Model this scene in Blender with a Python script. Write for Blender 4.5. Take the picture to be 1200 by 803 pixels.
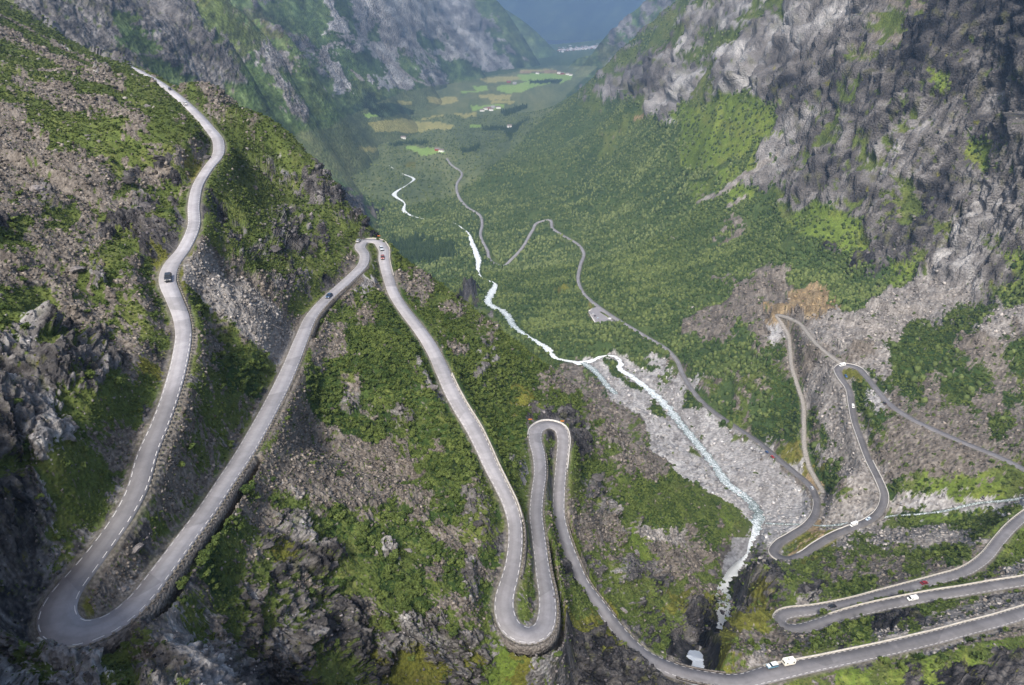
import bpy, bmesh, math, random
import numpy as np
from mathutils import Vector, Matrix

# ------------------------------------------------------------------ camera, sky, sun, exposure
for _o in list(bpy.data.objects):
    bpy.data.objects.remove(_o)
scene = bpy.context.scene
COL = scene.collection
PITCH = math.radians(26.0)
FPX, CU, CV = 800.0, 600.0, 401.5
CP, SP = math.cos(PITCH), math.sin(PITCH)
cam_d = bpy.data.cameras.new("camera")
cam_d.sensor_width = 36.0
cam_d.lens = 24.0
cam_d.clip_start = 1.0
cam_d.clip_end = 60000.0
cam = bpy.data.objects.new("camera", cam_d)
COL.objects.link(cam)
cam.location = (0, 0, 0)
cam.rotation_euler = (math.pi / 2 - PITCH, 0, 0)
scene.camera = cam

SUN_EL, SUN_AZ = math.radians(50), math.radians(196)      # azimuth clockwise from +Y (north)
world = bpy.data.worlds.new("World")
scene.world = world
world.use_nodes = True
wn, wl = world.node_tree.nodes, world.node_tree.links
bg = wn["Background"]
sky = wn.new("ShaderNodeTexSky")
sky.sky_type = 'NISHITA'
sky.sun_disc = False
sky.sun_elevation = SUN_EL
sky.sun_rotation = SUN_AZ
sky.air_density = 1.0
sky.dust_density = 4.0
sky.ozone_density = 1.0
wl.new(sky.outputs[0], bg.inputs[0])
bg.inputs[1].default_value = 0.078
sun_d = bpy.data.lights.new("sun", 'SUN')
sun_d.energy = 2.0
sun_d.angle = math.radians(10)
sun_d.color = (1.0, 0.95, 0.88)
sun = bpy.data.objects.new("sun", sun_d)
COL.objects.link(sun)
sdir = Vector((math.sin(SUN_AZ) * math.cos(SUN_EL), math.cos(SUN_AZ) * math.cos(SUN_EL), math.sin(SUN_EL)))
sun.rotation_euler = sdir.to_track_quat('Z', 'Y').to_euler()
sun.location = (0, 0, 800)
scene.view_settings.view_transform = 'Standard'
scene.view_settings.look = 'None'
scene.view_settings.gamma = 1.0
scene.view_settings.exposure = 1.38
try:
    scene.cycles.use_denoising = True
    scene.cycles.max_bounces = 4
    scene.cycles.diffuse_bounces = 2
    scene.cycles.volume_bounces = 0
    scene.cycles.use_adaptive_sampling = True
except Exception:
    pass

# ------------------------------------------------------------------ survey helpers
def qv(v):
    return (CV - v) / FPX
def zy(v):                      # world (Y, Z) per unit depth for picture row v
    q = qv(v)
    return CP + SP * q, -SP + CP * q
def pt_d(u, v, d):
    yy, zz = zy(v)
    return ((u - CU) / FPX * d, yy * d, zz * d)
def pt_z(u, v, z):
    yy, zz = zy(v)
    return pt_d(u, v, z / zz)
def to_uv(P):
    X, Y, Z = P[..., 0], P[..., 1], P[..., 2]
    D = np.maximum(Y * CP - Z * SP, 1.0)
    return CU + FPX * X / D, CV - FPX * (Y * SP + Z * CP) / D, D

rng = np.random.default_rng(7)
PERM = rng.permutation(256).astype(np.int32)
PERM = np.concatenate([PERM, PERM, PERM])
_g = rng.normal(size=(256, 3))
GRAD = (_g / np.linalg.norm(_g, axis=1)[:, None]).astype(np.float32)
def noise3(x, y, z):
    x = np.asarray(x, np.float32); y = np.asarray(y, np.float32); z = np.asarray(z, np.float32)
    fx, fy, fz = np.floor(x), np.floor(y), np.floor(z)
    xi, yi, zi = (fx.astype(np.int32) & 255), (fy.astype(np.int32) & 255), (fz.astype(np.int32) & 255)
    x = x - fx; y = y - fy; z = z - fz
    wx = x * x * x * (x * (x * 6 - 15) + 10); wy = y * y * y * (y * (y * 6 - 15) + 10); wz = z * z * z * (z * (z * 6 - 15) + 10)
    def gr(a, b, c):
        h = PERM[PERM[PERM[(xi + a) & 255] + ((yi + b) & 255)] + ((zi + c) & 255)]
        g = GRAD[h]
        return g[..., 0] * (x - a) + g[..., 1] * (y - b) + g[..., 2] * (z - c)
    def lp(a, b, t):
        return a + (b - a) * t
    return 1.6 * lp(lp(lp(gr(0, 0, 0), gr(1, 0, 0), wx), lp(gr(0, 1, 0), gr(1, 1, 0), wx), wy),
                    lp(lp(gr(0, 0, 1), gr(1, 0, 1), wx), lp(gr(0, 1, 1), gr(1, 1, 1), wx), wy), wz)
def sstep(a, b, x):
    t = np.clip((x - a) / (b - a), 0, 1)
    return t * t * (3 - 2 * t)

# ------------------------------------------------------------------ the road: picture u, v, half width (m), z or None
HAZE_D = 5.6e-5
HAZE_C = (.36, .60, 1.0, 1)
N_ = None
ROAD = [
 (150,77,2.6,-56),(168,86,2.6,-57),(187,97,2.7,N_),(207,112,2.8,-59.5),(227,130,2.8,N_),(245,150,2.8,N_),(256,167,3.0,-66),(255,182,2.8,N_),
 (243,198,2.4,N_),(232,217,2.3,-73),(227,240,2.3,N_),(226,268,2.3,-77),(214,293,2.3,N_),(201,310,2.7,N_),(196,328,2.7,-81.5),(203,348,2.4,N_),
 (212,371,2.3,N_),(215,391,2.2,-85.5),(212,415,2.2,N_),(205,445,2.2,N_),(197,471,2.2,-88.3),(187,498,2.2,N_),(172,533,2.3,N_),(160,573,2.2,-90.6),
 (143,606,2.1,N_),(120,639,2.1,N_),(97,669,2.3,N_),(78,692,2.7,-94),(66,714,3.1,N_),(68,733,3.3,-95),(84,743,3.2,N_),(104,741,2.8,-96),(129,731,2.5,N_),
 (157,709,2.4,N_),(187,672,2.3,-99),(217,632,2.3,N_),(243,597,2.4,N_),(263,567,2.4,-106),(284,535,2.6,N_),(306,497,2.7,N_),(327,458,2.8,-114),
 (342,425,2.8,N_),(354,395,2.7,N_),(365,371,2.7,-121),(383,350,2.7,N_),(400,335,2.7,N_),(413,323,2.7,-126),(425,310,2.8,N_),(427,298,2.8,N_),
 (422,288,3.2,N_),(429,282,3.4,-130.5),(440,282,3.4,N_),(448,289,3.3,-132),(450,305,3.2,N_),(455,325,2.9,-135),(462,345,2.8,N_),(475,365,2.8,N_),
 (489,383,2.9,-140.5),(501,400,3.0,N_),(511,418,3.0,N_),(520,438,3.1,-144),(529,458,3.2,N_),(541,480,3.2,N_),(553,499,3.1,-147.5),(566,525,2.9,N_),
 (575,545,2.7,-150),(586,567,2.5,N_),(597,590,2.4,-152.5),(603,611,2.4,N_),(604,634,2.4,-154),(602,656,2.4,N_),(597,679,2.6,-156),(591,700,2.9,N_),
 (592,722,3.0,-157.3),(602,739,3.0,N_),(619,745,3.0,-158.3),(635,739,2.9,N_),(641,722,2.7,-160),(641,699,2.6,N_),(637,676,2.4,N_),(634,653,2.3,-164),
 (631,629,2.4,N_),(628,603,2.5,N_),(630,577,2.5,-169),(633,553,2.6,N_),(631,531,2.8,-174),(627,513,3.0,N_),(631,501,3.1,-178),(643,497,3.2,N_),
 (655,501,3.1,-181),(660,513,2.9,N_),(659,531,2.7,-184),(657,553,2.6,N_),(655,579,2.6,-188.5),(655,606,2.6,N_),(662,633,2.6,-195),(672,659,2.5,N_),
 (683,683,2.5,-202),(700,706,2.6,N_),(717,729,2.7,N_),(736,752,2.9,-214),(754,768,3.0,N_),(774,779,3.0,-220),(800,788,2.9,N_),(833,796,2.9,-226),
 (867,798,2.9,N_),(900,790,3.6,-229),(933,783,3.2,N_),(967,776,3.0,-232),(1000,769,3.0,N_),(1033,762,3.0,N_),(1067,754,3.0,-237),(1100,746,3.0,N_),
 (1133,737,3.0,N_),(1167,728,3.0,-243),(1200,718,3.0,N_),(1250,703,3.0,-250),(1300,690,3.2,-253),(1325,676,3.2,-257),(1300,662,3.2,-260),(1250,670,3.0,N_),
 (1200,681,3.0,-265),(1167,686,3.0,N_),(1133,692,3.0,N_),(1100,697,3.0,N_),(1067,703,3.0,-272.5),(1033,710,3.0,N_),(1000,718,3.0,N_),(972,727,3.0,-278.5),
 (950,734,3.0,N_),(932,737.5,3.1,-280.5),(918,735,3.2,N_),(913,728,3.2,-282),(917,721,3.2,N_),(929,717.5,3.1,N_),(945,716,3.0,N_),(967,713,3.0,-286),(1000,706,2.9,N_),(1033,697,2.9,N_),
 (1067,688,2.9,-290.5),(1100,679,2.9,N_),(1130,670,2.9,N_),(1153,655,3.0,-295),(1170,635,3.0,N_),(1183,620,3.0,N_),(1203,603,3.0,-303),(1240,583,3.0,-308),
 (1270,577,3.0,-315),(1268,584,3.0,-324),(1235,567,3.0,-330),(1200,550,3.0,-335),(1170,535,3.0,N_),(1133,520,3.0,N_),(1100,506,3.0,-347),(1067,490,3.0,N_),
 (1043,474,3.0,-354),(1027,456,3.0,N_),(1014,440,3.2,-359),(1002,430,3.6,N_),(990,428,4.0,-361.5),(982,433,4.0,N_),(985,442,3.6,-364),(994,455,3.3,N_),
 (998,475,3.1,-369),(1002,495,3.1,N_),(1009,515,3.1,-374),(1018,539,3.1,N_),(1030,563,3.1,-380),(1036,579,3.1,N_),(1033,596,3.1,-386),(1020,609,3.1,N_),
 (1000,618,3.1,-391),(980,626,3.1,N_),(957,639,3.3,-397),(937,652,3.3,N_),(920,656,3.8,-401),(908,650,4.0,N_),(911,639,3.6,-405),(927,628,3.3,N_),
 (945,616,3.2,-408),(956,601,3.2,N_),(957,586,3.2,-414.5),(949,569,3.2,N_),(933,555,3.4,-421),(911,537,3.4,N_),(890,519,3.2,N_),(863,501,3.0,-434),
 (837,483,3.0,N_),(820,468,3.0,N_),(807,451,3.0,-446),(800,438,3.0,N_),(793,422,3.0,N_),(780,408,3.0,-459),(760,396,3.0,N_),(740,384,3.0,N_),
 (720,372,3.2,-473),(701,359,3.2,N_),(684,344,3.0,-487),(678,331,3.0,N_),(680,311,3.2,-499),(684,296,3.2,-507),(677,286,3.2,N_),(660,276,3.2,N_),
 (648,268,3.4,-522),(640,258,3.8,-529),(632,260,3.6,N_),(624,270,3.4,N_),(612,290,3.2,N_),(600,303,3.2,N_),(588,312,3.4,-544),(580,309,3.4,N_),
 (571,293,3.4,N_),(563,275,3.4,-557),(565,262,3.4,N_),(562,252,3.6,N_),(548,243,4.2,N_),(541,236,4.2,-569),(535,217,3.8,N_),(541,203,3.8,N_),(528,192,3.8,-575),
 (522,183,3.8,-577)]
TRACK = [(988,427,2.6,-361.5),(975,418,2.6,-362),(960,406,2.4,-364),(947,391,2.4,-368),(936,378,2.6,-372),(922,371,2.8,-376),(911,369,3.2,-381),(916,378,2.8,-384),
 (923,391,2.4,-388),(926,410,2.2,-392),(928,430,2.2,-396),(934,450,2.2,-400),(941,472,2.2,-404),(942,500,2.2,-408),(943,525,2.2,-412),(948,546,2.2,-416),
 (958,565,2.2,-417),(966,578,2.2,-416)]
# rivers: u, v, half width of the white water (m), z
FALLS = [(800,840,5,-243.6),(808,812,4.5,-244.0),(812,796,4.5,-245.5),(814,782,4.3,-249),(815,770,4.0,-256),(815,762,3.2,-274)]
RIVER = [(846,740,3.5,-352),
 (850,728,4.5,-364),(847,717,4.5,-374),(850,706,5.5,-381),(842,690,6.0,-391),(850,676,5.5,-398),(863,659,5.2,-406),(873,639,5.2,-413),(883,619,5.5,-420),
 (889,602,5.0,-424),(880,588,4.6,-426.5),(868,578,4.6,-428.5),(853,567,4.6,-431),(843,553,4.6,-434.5),(832,538,4.4,-438.5),(815,517,4.8,-444),(798,497,5.2,-449.5),
 (784,479,5.5,-454),(770,465,5.5,-458),(752,450,4.6,-462),(737,439,4.2,-465),(727,433,4.2,-467),(727,424,3.6,-469),(718,417,2.6,-471),(704,418,2.6,-473),(692,423,4,-475),(680,425,6,-477),
 (667,423,2.8,-479),(653,420,3,-481),(641,408,6,-484),(620,395,3.4,-490),(604,384,6.0,-495),(591,366,6.5,-503),(573,356,6.5,-508),(577,341,7.5,-513),(580,333,4.0,-517),
 (566,326,1.2,-522),(560,303,7.0,-534),(554,287,6.0,-543),(545,270,2.5,-552),(520,258,.6,-558),(495,256,.6,-562),(474,248,6.5,-568),(474,238,2.0,-571),(462,228,8.0,-574),(478,216,.6,-576),(485,210,6,-577),(470,203,2,-578),(456,194,1,-580)]
BRANCH = [(683,425,5,-476),(694,432,6,-473),(703,441,5,-470),(712,452,5,-467),(722,462,4,-464)]
BROOK = [(1240,578,1.44,-346),(1200,583,1.44,-352),(1180,586,1.87,-356),(1150,589,1.30,-364),(1133,592,1.58,-368),(1110,598,1.30,-374),(1080,602,1.01,-381),(1050,604,1.01,-388),(1020,609,1.30,-394),
 (1000,612,1.44,-398),(967,616,0.94,-406),(947,615,0.94,-411),(920,614,0.94,-415),(897,613,1.15,-420)]

def spline(nodes, step):
    """knots in the picture plane + known heights -> evenly spaced 3D points and half widths"""
    n = len(nodes)
    uvw = np.array([[a[0], a[1], a[2]] for a in nodes], float)
    zk = np.array([np.nan if a[3] is None else a[3] for a in nodes], float)
    known = ~np.isnan(zk)
    t = np.arange(n, dtype=float)
    z = np.interp(t, t[known], zk[known])
    for _ in range(3):
        P = np.array([pt_z(uvw[i, 0], uvw[i, 1], z[i]) for i in range(n)])
        s = np.concatenate([[0], np.cumsum(np.linalg.norm(np.diff(P[:, :2], axis=0), axis=1))])
        z = np.interp(s, s[known], zk[known])
    P = np.array([pt_z(uvw[i, 0], uvw[i, 1], z[i]) for i in range(n)])
    Q = np.column_stack([P, uvw[:, 2], t])
    out = []
    for i in range(n - 1):
        p0 = Q[max(i - 1, 0)]; p1 = Q[i]; p2 = Q[i + 1]; p3 = Q[min(i + 2, n - 1)]
        # centripetal-like tangents so unequal knot spacing does not overshoot
        d1 = np.linalg.norm(p2[:2] - p1[:2]) + 1e-6
        d0 = np.linalg.norm(p1[:2] - p0[:2]) + 1e-6
        d2 = np.linalg.norm(p3[:2] - p2[:2]) + 1e-6
        m1 = (p2 - p1) if i == 0 else ((p1 - p0) / d0 * d1 + (p2 - p1) * d0 / d1 * 1.0) / (1 + d0 / d1)
        m2 = (p2 - p1) if i == n - 2 else ((p2 - p1) * d2 / d1 + (p3 - p2) / d2 * d1) / (1 + d2 / d1)
        m1[2:] = (p2 - p1)[2:]; m2[2:] = (p2 - p1)[2:]
        k = max(2, int(d1 / step * 3))
        for j in range(k):
            x = j / k
            out.append((2*x**3 - 3*x**2 + 1) * p1 + (x**3 - 2*x**2 + x) * m1 + (-2*x**3 + 3*x**2) * p2 + (x**3 - x**2) * m2)
    out.append(Q[-1])
    out = np.array(out)
    s = np.concatenate([[0], np.cumsum(np.linalg.norm(np.diff(out[:, :3], axis=0), axis=1))])
    m = max(2, int(s[-1] / step))
    si = np.linspace(0, s[-1], m)
    R = np.column_stack([np.interp(si, s, out[:, k]) for k in range(5)])
    return R            # x y z halfwidth knot-parameter
road = spline(ROAD, 1.5)
# smooth heights of the road
def smooth1(a, w):
    k = np.hanning(w + 2)[1:-1]; k /= k.sum()
    return np.convolve(np.pad(a, (w // 2, w // 2), mode='edge'), k, mode='valid')[:len(a)]
road[:, 2] = smooth1(road[:, 2], 21); road[:, 3] = smooth1(road[:, 3], 15)
road[:, 0] = smooth1(road[:, 0], 5); road[:, 1] = smooth1(road[:, 1], 5)
track = spline(TRACK, 1.5)
river = spline(RIVER, 1.5)
river[:, 3] *= 1.12
falls = spline(FALLS, 1.0)
branch = spline(BRANCH, 2.0)
brook = spline(BROOK, 1.5)
def knot_index(u, v, nodes=ROAD):
    return min(range(len(nodes)), key=lambda i: (nodes[i][0] - u) ** 2 + (nodes[i][1] - v) ** 2)

# ------------------------------------------------------------------ rasters of what runs over the ground (1 m cells)
RX0, RX1, RY0, RY1 = -420, 900, 40, 3000
RW, RH = RX1 - RX0, RY1 - RY0
def stamp(line, reach, skip=None):
    dmin = np.full((RH, RW), 1e3, np.float32); W = np.zeros((RH, RW), np.float32); WZ = np.zeros((RH, RW), np.float32)
    for i, (x, y, z, hw, t) in enumerate(line):
        if skip is not None and skip(i, t): continue
        R = int(reach + hw + 2)
        x0, x1 = int(x - RX0 - R), int(x - RX0 + R) + 1
        y0, y1 = int(y - RY0 - R), int(y - RY0 + R) + 1
        x0, y0 = max(x0, 0), max(y0, 0); x1, y1 = min(x1, RW), min(y1, RH)
        if x1 <= x0 or y1 <= y0: continue
        gx = (np.arange(x0, x1) + RX0 + .5 - x)[None, :]; gy = (np.arange(y0, y1) + RY0 + .5 - y)[:, None]
        d = np.sqrt(gx * gx + gy * gy)
        w = 1.0 / (d * d + 1.0) ** 3
        dmin[y0:y1, x0:x1] = np.minimum(dmin[y0:y1, x0:x1], d - hw)      # distance from the edge
        W[y0:y1, x0:x1] += w; WZ[y0:y1, x0:x1] += w * z
    return dmin, WZ / np.maximum(W, 1e-12)
def look(ras, x, y, default=1e3):
    fx = np.clip(x - RX0 - .5, 0, RW - 1.001); fy = np.clip(y - RY0 - .5, 0, RH - 1.001)
    ix, iy = fx.astype(int), fy.astype(int); tx, ty = fx - ix, fy - iy
    v = (ras[iy, ix] * (1 - tx) * (1 - ty) + ras[iy, ix + 1] * tx * (1 - ty) + ras[iy + 1, ix] * (1 - tx) * ty + ras[iy + 1, ix + 1] * tx * ty)
    inside = (x > RX0 + 1) & (x < RX1 - 1) & (y > RY0 + 1) & (y < RY1 - 1)
    return np.where(inside, v, default)
kb0 = next(i for i in range(len(ROAD)) if ROAD[i][:2] == (800, 788)) - 0.35      # the bridge over the falls
kb1 = next(i for i in range(len(ROAD)) if ROAD[i][:2] == (833, 796)) + 0.45
on_bridge = lambda i, t: kb0 < t < kb1
r_d, r_z = stamp(road, 22, on_bridge)
br_d, br_z = stamp(road, 4, lambda i, t: not (kb0 - .1 < t < kb1 + .1))
t_d, t_z = stamp(track, 14)
# join track and road
_use = t_d < r_d
r_z = np.where(_use, t_z, r_z); r_d = np.minimum(r_d, t_d)
w_d, w_z = stamp(river, 20)
f_d, f_z = stamp(falls, 9)
_use = f_d < w_d
w_z = np.where(_use, f_z, w_z); w_d = np.minimum(w_d, f_d)
b_d, b_z = stamp(brook, 12)
_use = b_d < w_d
w_z = np.where(_use, b_z, w_z); w_d = np.minimum(w_d, b_d)
b_d, b_z = stamp(branch, 12)
_use = b_d < w_d
w_z = np.where(_use, b_z, w_z); w_d = np.minimum(w_d, b_d)

# retaining walls: the ground drops sharply beside them
def offset_line(k0, k1, side, off):
    """points along the road from knot k0 to k1, off metres outside the carriageway edge; side +1 left, -1 right of travel"""
    sel = road[(road[:, 4] >= k0) & (road[:, 4] <= k1)]
    i0 = int(np.argmax(road[:, 4] >= k0)); i1 = i0 + len(sel)
    t = np.gradient(road[:, :2], axis=0)[i0:i1]; t /= np.linalg.norm(t, axis=1)[:, None] + 1e-9
    n = np.column_stack([-t[:, 1], t[:, 0]]) * side
    p = sel[:, :2] + n * (sel[:, 3] + off)[:, None]
    # drop points that a bend folds back onto the carriageway
    return np.column_stack([p, sel[:, 2], sel[:, 3], sel[:, 4]]), n, t
def idx(u, v): return knot_index(u, v)
RETAIN = [("lower", idx(104,741), idx(284,535), -1, 3.4), ("middle", idx(354,395), idx(425,310), -1, 2.6),
          ("hairpin", idx(592,722) , idx(631,629), -1, 4.0), ("third", idx(575,545), idx(597,679), 1, 2.6), ("fifth", idx(655,606), idx(717,729), 1, 2.6)]
s_d = np.full((RH, RW), 1e3, np.float32)
for nm, k0, k1, sd_, h in RETAIN:
    ln, _n, _t = offset_line(k0, k1, sd_, 1.0)
    ln[:, 3] = 0
    dd, _ = stamp(ln, 4)
    s_d = np.minimum(s_d, dd)
# the car park is levelled too
PARK = [(701.5,359),(695,361.5),(689.5,365.3),(698.3,379.6),(716,378.4),(720,380),(728,376)]
PZ = -478.0
park = np.array([pt_z(u, v, PZ) for u, v in PARK])
_gx, _gy = np.meshgrid(np.arange(park[:, 0].min(), park[:, 0].max(), 3), np.arange(park[:, 1].min(), park[:, 1].max(), 3))
def _inp(x, y, poly):
    c = np.zeros(x.shape, bool)
    for i in range(len(poly)):
        x0, y0 = poly[i][:2]; x1, y1 = poly[(i + 1) % len(poly)][:2]
        if y0 != y1: c ^= ((y0 > y) != (y1 > y)) & (x < (x1 - x0) * (y - y0) / (y1 - y0) + x0)
    return c
_m = _inp(_gx, _gy, park)
_pl = np.column_stack([_gx[_m], _gy[_m], np.full(_m.sum(), PZ), np.full(_m.sum(), 3.0), np.zeros(_m.sum())])
pk_d, pk_z = stamp(_pl, 12)
_use = pk_d < r_d
r_z = np.where(_use, pk_z, r_z); r_d = np.minimum(r_d, pk_d)
# ------------------------------------------------------------------ ground shapes: thin plate splines through surveyed points
def ab(P):
    P = np.atleast_2d(np.asarray(P, float))
    return np.column_stack([P[:, 0] / P[:, 1], np.log(P[:, 1])]), P[:, 2] / P[:, 1]
class Sheet:
    def __init__(self, pts, lam=2e-4):
        c, s = ab(pts)
        # drop near duplicates
        keep = []
        for i in range(len(c)):
            if all((c[i, 0] - c[j, 0]) ** 2 + (c[i, 1] - c[j, 1]) ** 2 > .0005 for j in keep): keep.append(i)
        c, s = c[keep], s[keep]
        n = len(c)
        r2 = ((c[:, None] - c[None]) ** 2).sum(-1)
        K = np.where(r2 > 0, .5 * r2 * np.log(np.maximum(r2, 1e-20)), 0) + lam * np.eye(n)
        Pm = np.column_stack([np.ones(n), c])
        A = np.block([[K, Pm], [Pm.T, np.zeros((3, 3))]])
        sol = np.linalg.solve(A, np.concatenate([s, np.zeros(3)]))
        self.c, self.w, self.p = c, sol[:n], sol[n:]
    def __call__(self, a, b):
        sh = np.shape(a); a = np.ravel(a); b = np.ravel(b)
        out = self.p[0] + self.p[1] * a + self.p[2] * b
        for i in range(0, len(a), 20000):
            r2 = (a[i:i+20000, None] - self.c[None, :, 0]) ** 2 + (b[i:i+20000, None] - self.c[None, :, 1]) ** 2
            out[i:i+20000] += (.5 * r2 * np.log(np.maximum(r2, 1e-20))) @ self.w
        return out.reshape(sh)

road_knots = np.array([road[np.argmin(abs(road[:, 4] - i))][:3] for i in range(len(ROAD))])
kr_L = next(i for i in range(len(ROAD)) if ROAD[i][:2] == (800, 788))
kr_R = next(i for i in range(len(ROAD)) if ROAD[i][:2] == (867, 798))
L1P = [tuple(p) for p in road_knots[:kr_L + 1]]
L1P += [pt_d(*t) for t in [
 (0,800,104),(0,700,108),(0,600,115),(0,520,126),(0,450,140),(0,370,160),(0,300,190),(0,230,235),(0,150,320),(0,100,420),(0,60,550),(0,10,760),
 (100,200,290),(100,400,180),(80,550,130),(100,300,225),(150,100,520),(60,60,660),(150,150,400),(120,480,150),(150,440,172),(150,350,205),(50,640,112),(20,760,104),
 (20,15,900),(205,103,640),(230,137,700),(262,155,690),(290,168,680),(320,190,640),(370,220,600),(190,95,680),(170,97,850),(210,120,760),(120,87,980),(250,147,720),(60,60,1100),(75,47,860),(107,67,810),(150,80,740),(230,118,600),(285,142,560),(350,190,500),(400,235,470),(422,268,446),(190,250,290),(160,280,262),(170,400,190),
 (300,200,430),(330,280,350),(290,350,262),(300,240,380),(260,450,205),(250,400,228),(220,560,160),(180,600,143),(130,690,121),(100,712,117),(230,510,182),(380,260,425),
 (260,330,270),(240,270,315),(270,200,380),
 (450,450,272),(400,560,212),(450,650,192),(350,620,178),(520,640,206),(250,700,140),(400,720,172),(450,740,176),(300,790,146),(450,790,173),(550,790,184),(350,500,232),
 (640,480,352),(200,760,116),(100,780,106),(250,770,134),(560,700,196),(480,560,232),(430,380,320),(440,330,362),(500,520,258),(350,740,156),(540,740,186),(150,790,110),
 (470,305,425),(520,345,405),(560,385,400),(610,425,395),(650,445,420),(700,490,500),(600,540,300),(600,480,350),(560,430,345),(540,400,350),(612,600,262),
 (645,600,264),(640,560,292),(645,640,248),(645,700,218),(615,690,204),
 (680,520,392),(700,550,395),(750,600,405),(750,530,520),(800,570,540),(820,640,462),(855,640,540),(830,600,560),
 (700,620,340),(760,660,372),(800,700,382),(720,670,305),(760,730,312),(800,750,330),(825,725,350),(835,690,420),(690,590,345),(700,760,228),(650,780,205),(760,795,236),
 (680,740,222),(720,790,226),(600,790,190),(790,800,248)]]
L1P += [(-1.35*a, a, z) for a, z in [(70,-60),(100,-40),(150,-20),(250,5),(400,40),(700,120)]]
L1P += [(-760,1150,-130),(-700,1400,-330),(-430,1050,-330),(-300,800,-330),(-200,620,-300),(-160,560,-260),(-90,520,-285),(-30,500,-300),(0,560,-390),(60,620,-450),(140,720,-540),
        (-200,1100,-640),(-500,1700,-800),(300,900,-680),(300,620,-520),(330,500,-490),(260,430,-440),(215,330,-390),(170,270,-340),(140,210,-300),(120,170,-290),(140,150,-290),(220,220,-420),(300,350,-540),
        (60,60,-160),(0,60,-110),(-50,60,-85),(90,95,-190),(-800,800,180)]
L1 = Sheet(L1P, 1e-4)

L2P = [tuple(p) for p in road_knots[kr_R:]]
L2P += [tuple(river[int(i)][:3]) for i in np.linspace(6, len(river) - 1, 46)]
L2P += [tuple(brook[int(i)][:3]) for i in np.linspace(0, len(brook) - 1, 12)]
L2P += [tuple(track[int(i)][:3]) for i in np.linspace(6, len(track) - 1, 9)]
L2P += [pt_d(*t) for t in [
 (1200,790,266),(1150,800,262),(1000,800,264),(1080,790,266),(1190,740,290),(1000,740,312),(1100,720,324),(1200,698,338),(940,755,305),(890,760,300),(1000,700,372),(1060,694,372),
 (840,760,270),(860,772,262),(870,735,322),(850,742,322),(838,747,318),(860,755,305),(880,725,345),(862,728,336),(880,700,388),(860,672,450),(900,680,440),(950,690,412),(1000,660,455),(1050,640,488),(1100,620,515),(900,665,500),(1150,610,520),(960,665,470),(1190,640,445),(1130,640,470),
 (1200,480,660),(1200,420,740),(1150,370,850),(1200,345,880),(1100,340,985),(1050,345,1010),(1000,310,1120),(950,345,1040),(1100,400,800),(1100,460,700),(1050,400,840),(1150,480,665),
 (1100,550,590),(1150,560,566),(1060,560,600),(975,520,690),(960,450,780),(900,450,830),(880,400,930),(860,440,880),(900,490,740),(850,540,735),(860,500,790),(990,560,625),
 (1200,310,935),(1200,250,960),(1200,190,985),(1200,130,1010),(1200,60,1035),(1200,0,1065),(1100,300,1040),(1100,250,1065),(1100,190,1100),(1100,130,1130),(1100,60,1160),(1100,0,1200),
 (1150,300,985),(1050,290,1090),(1030,250,1140),(1000,200,1235),(1000,150,1265),(1000,100,1300),(1000,50,1350),(1000,0,1420),(950,270,1190),(950,200,1330),(950,130,1390),(900,200,1430),(900,130,1500),(900,60,1640),(900,0,1850),
 (850,250,1440),(850,180,1560),(850,120,1680),(850,50,1950),(820,0,2350),(800,130,1950),(800,200,1720),(800,260,1500),(780,350,1180),(850,330,1200),(850,380,1010),(880,350,1080),(880,300,1250),(800,320,1300),
 (750,250,1680),(750,320,1350),(720,200,2080),(700,250,1850),(650,225,2200),(700,150,2850),(750,150,2300),(750,100,2750),(770,50,3000),(690,100,3900),(650,130,3800),(800,0,3050),(740,50,3450),
 (720,76,3700),(660,160,3000),(620,200,2500),(600,215,2450),(660,200,2400),(800,60,2450),
 (660,400,1075),(700,420,1010),(740,400,1050),(640,340,1360),(600,350,1330),(520,330,1500),(480,290,1800),(560,230,2380),(450,250,2200),(650,380,1180),(700,300,1560),(600,250,2050),
 (700,465,900),(720,500,820),(760,540,740),(800,580,672),(840,610,630)]]
L2P += [pt_z(u, v, z) for u, v, z in [(430,230,-578),(520,200,-580),(440,175,-586),(560,175,-583),(450,140,-590),(560,140,-588),(520,120,-591),(600,100,-593),(640,100,-592),(660,80,-595),(660,60,-598),(600,84,-596),(620,120,-590),(600,160,-580),(400,205,-582)]]
L2P += [(70,500,-500),(0,420,-500),(90,360,-470),(110,260,-400),(100,180,-330),(-300,900,-590),(-600,1300,-560),(-900,2000,-560),(-300,600,-560),(-300,300,-480),(110,120,-260),(230,200,-256),(170,150,-236),(260,150,-200),(330,220,-205),
        (-700,3500,-590),(-300,6000,-594),(-1500,6000,-594),(-3000,13000,-594),(1200,13000,-600),
        (1500,1300,600),(1900,1900,800),(1600,2600,760),(1500,3600,640),(900,1150,520),(1100,900,380),(1150,700,200),(1100,500,-20),(700,480,-240),(600,330,-190),(500,200,-150),(520,4700,-560),(700,4400,-380),(900,4300,-180),(1400,4600,150),(900,5500,-560),(600,7000,-596),(1300,7000,-500),(1300,3000,520),(700,9000,-598),(900,3900,10)]
L2 = Sheet(L2P, 6e-5)

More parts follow.
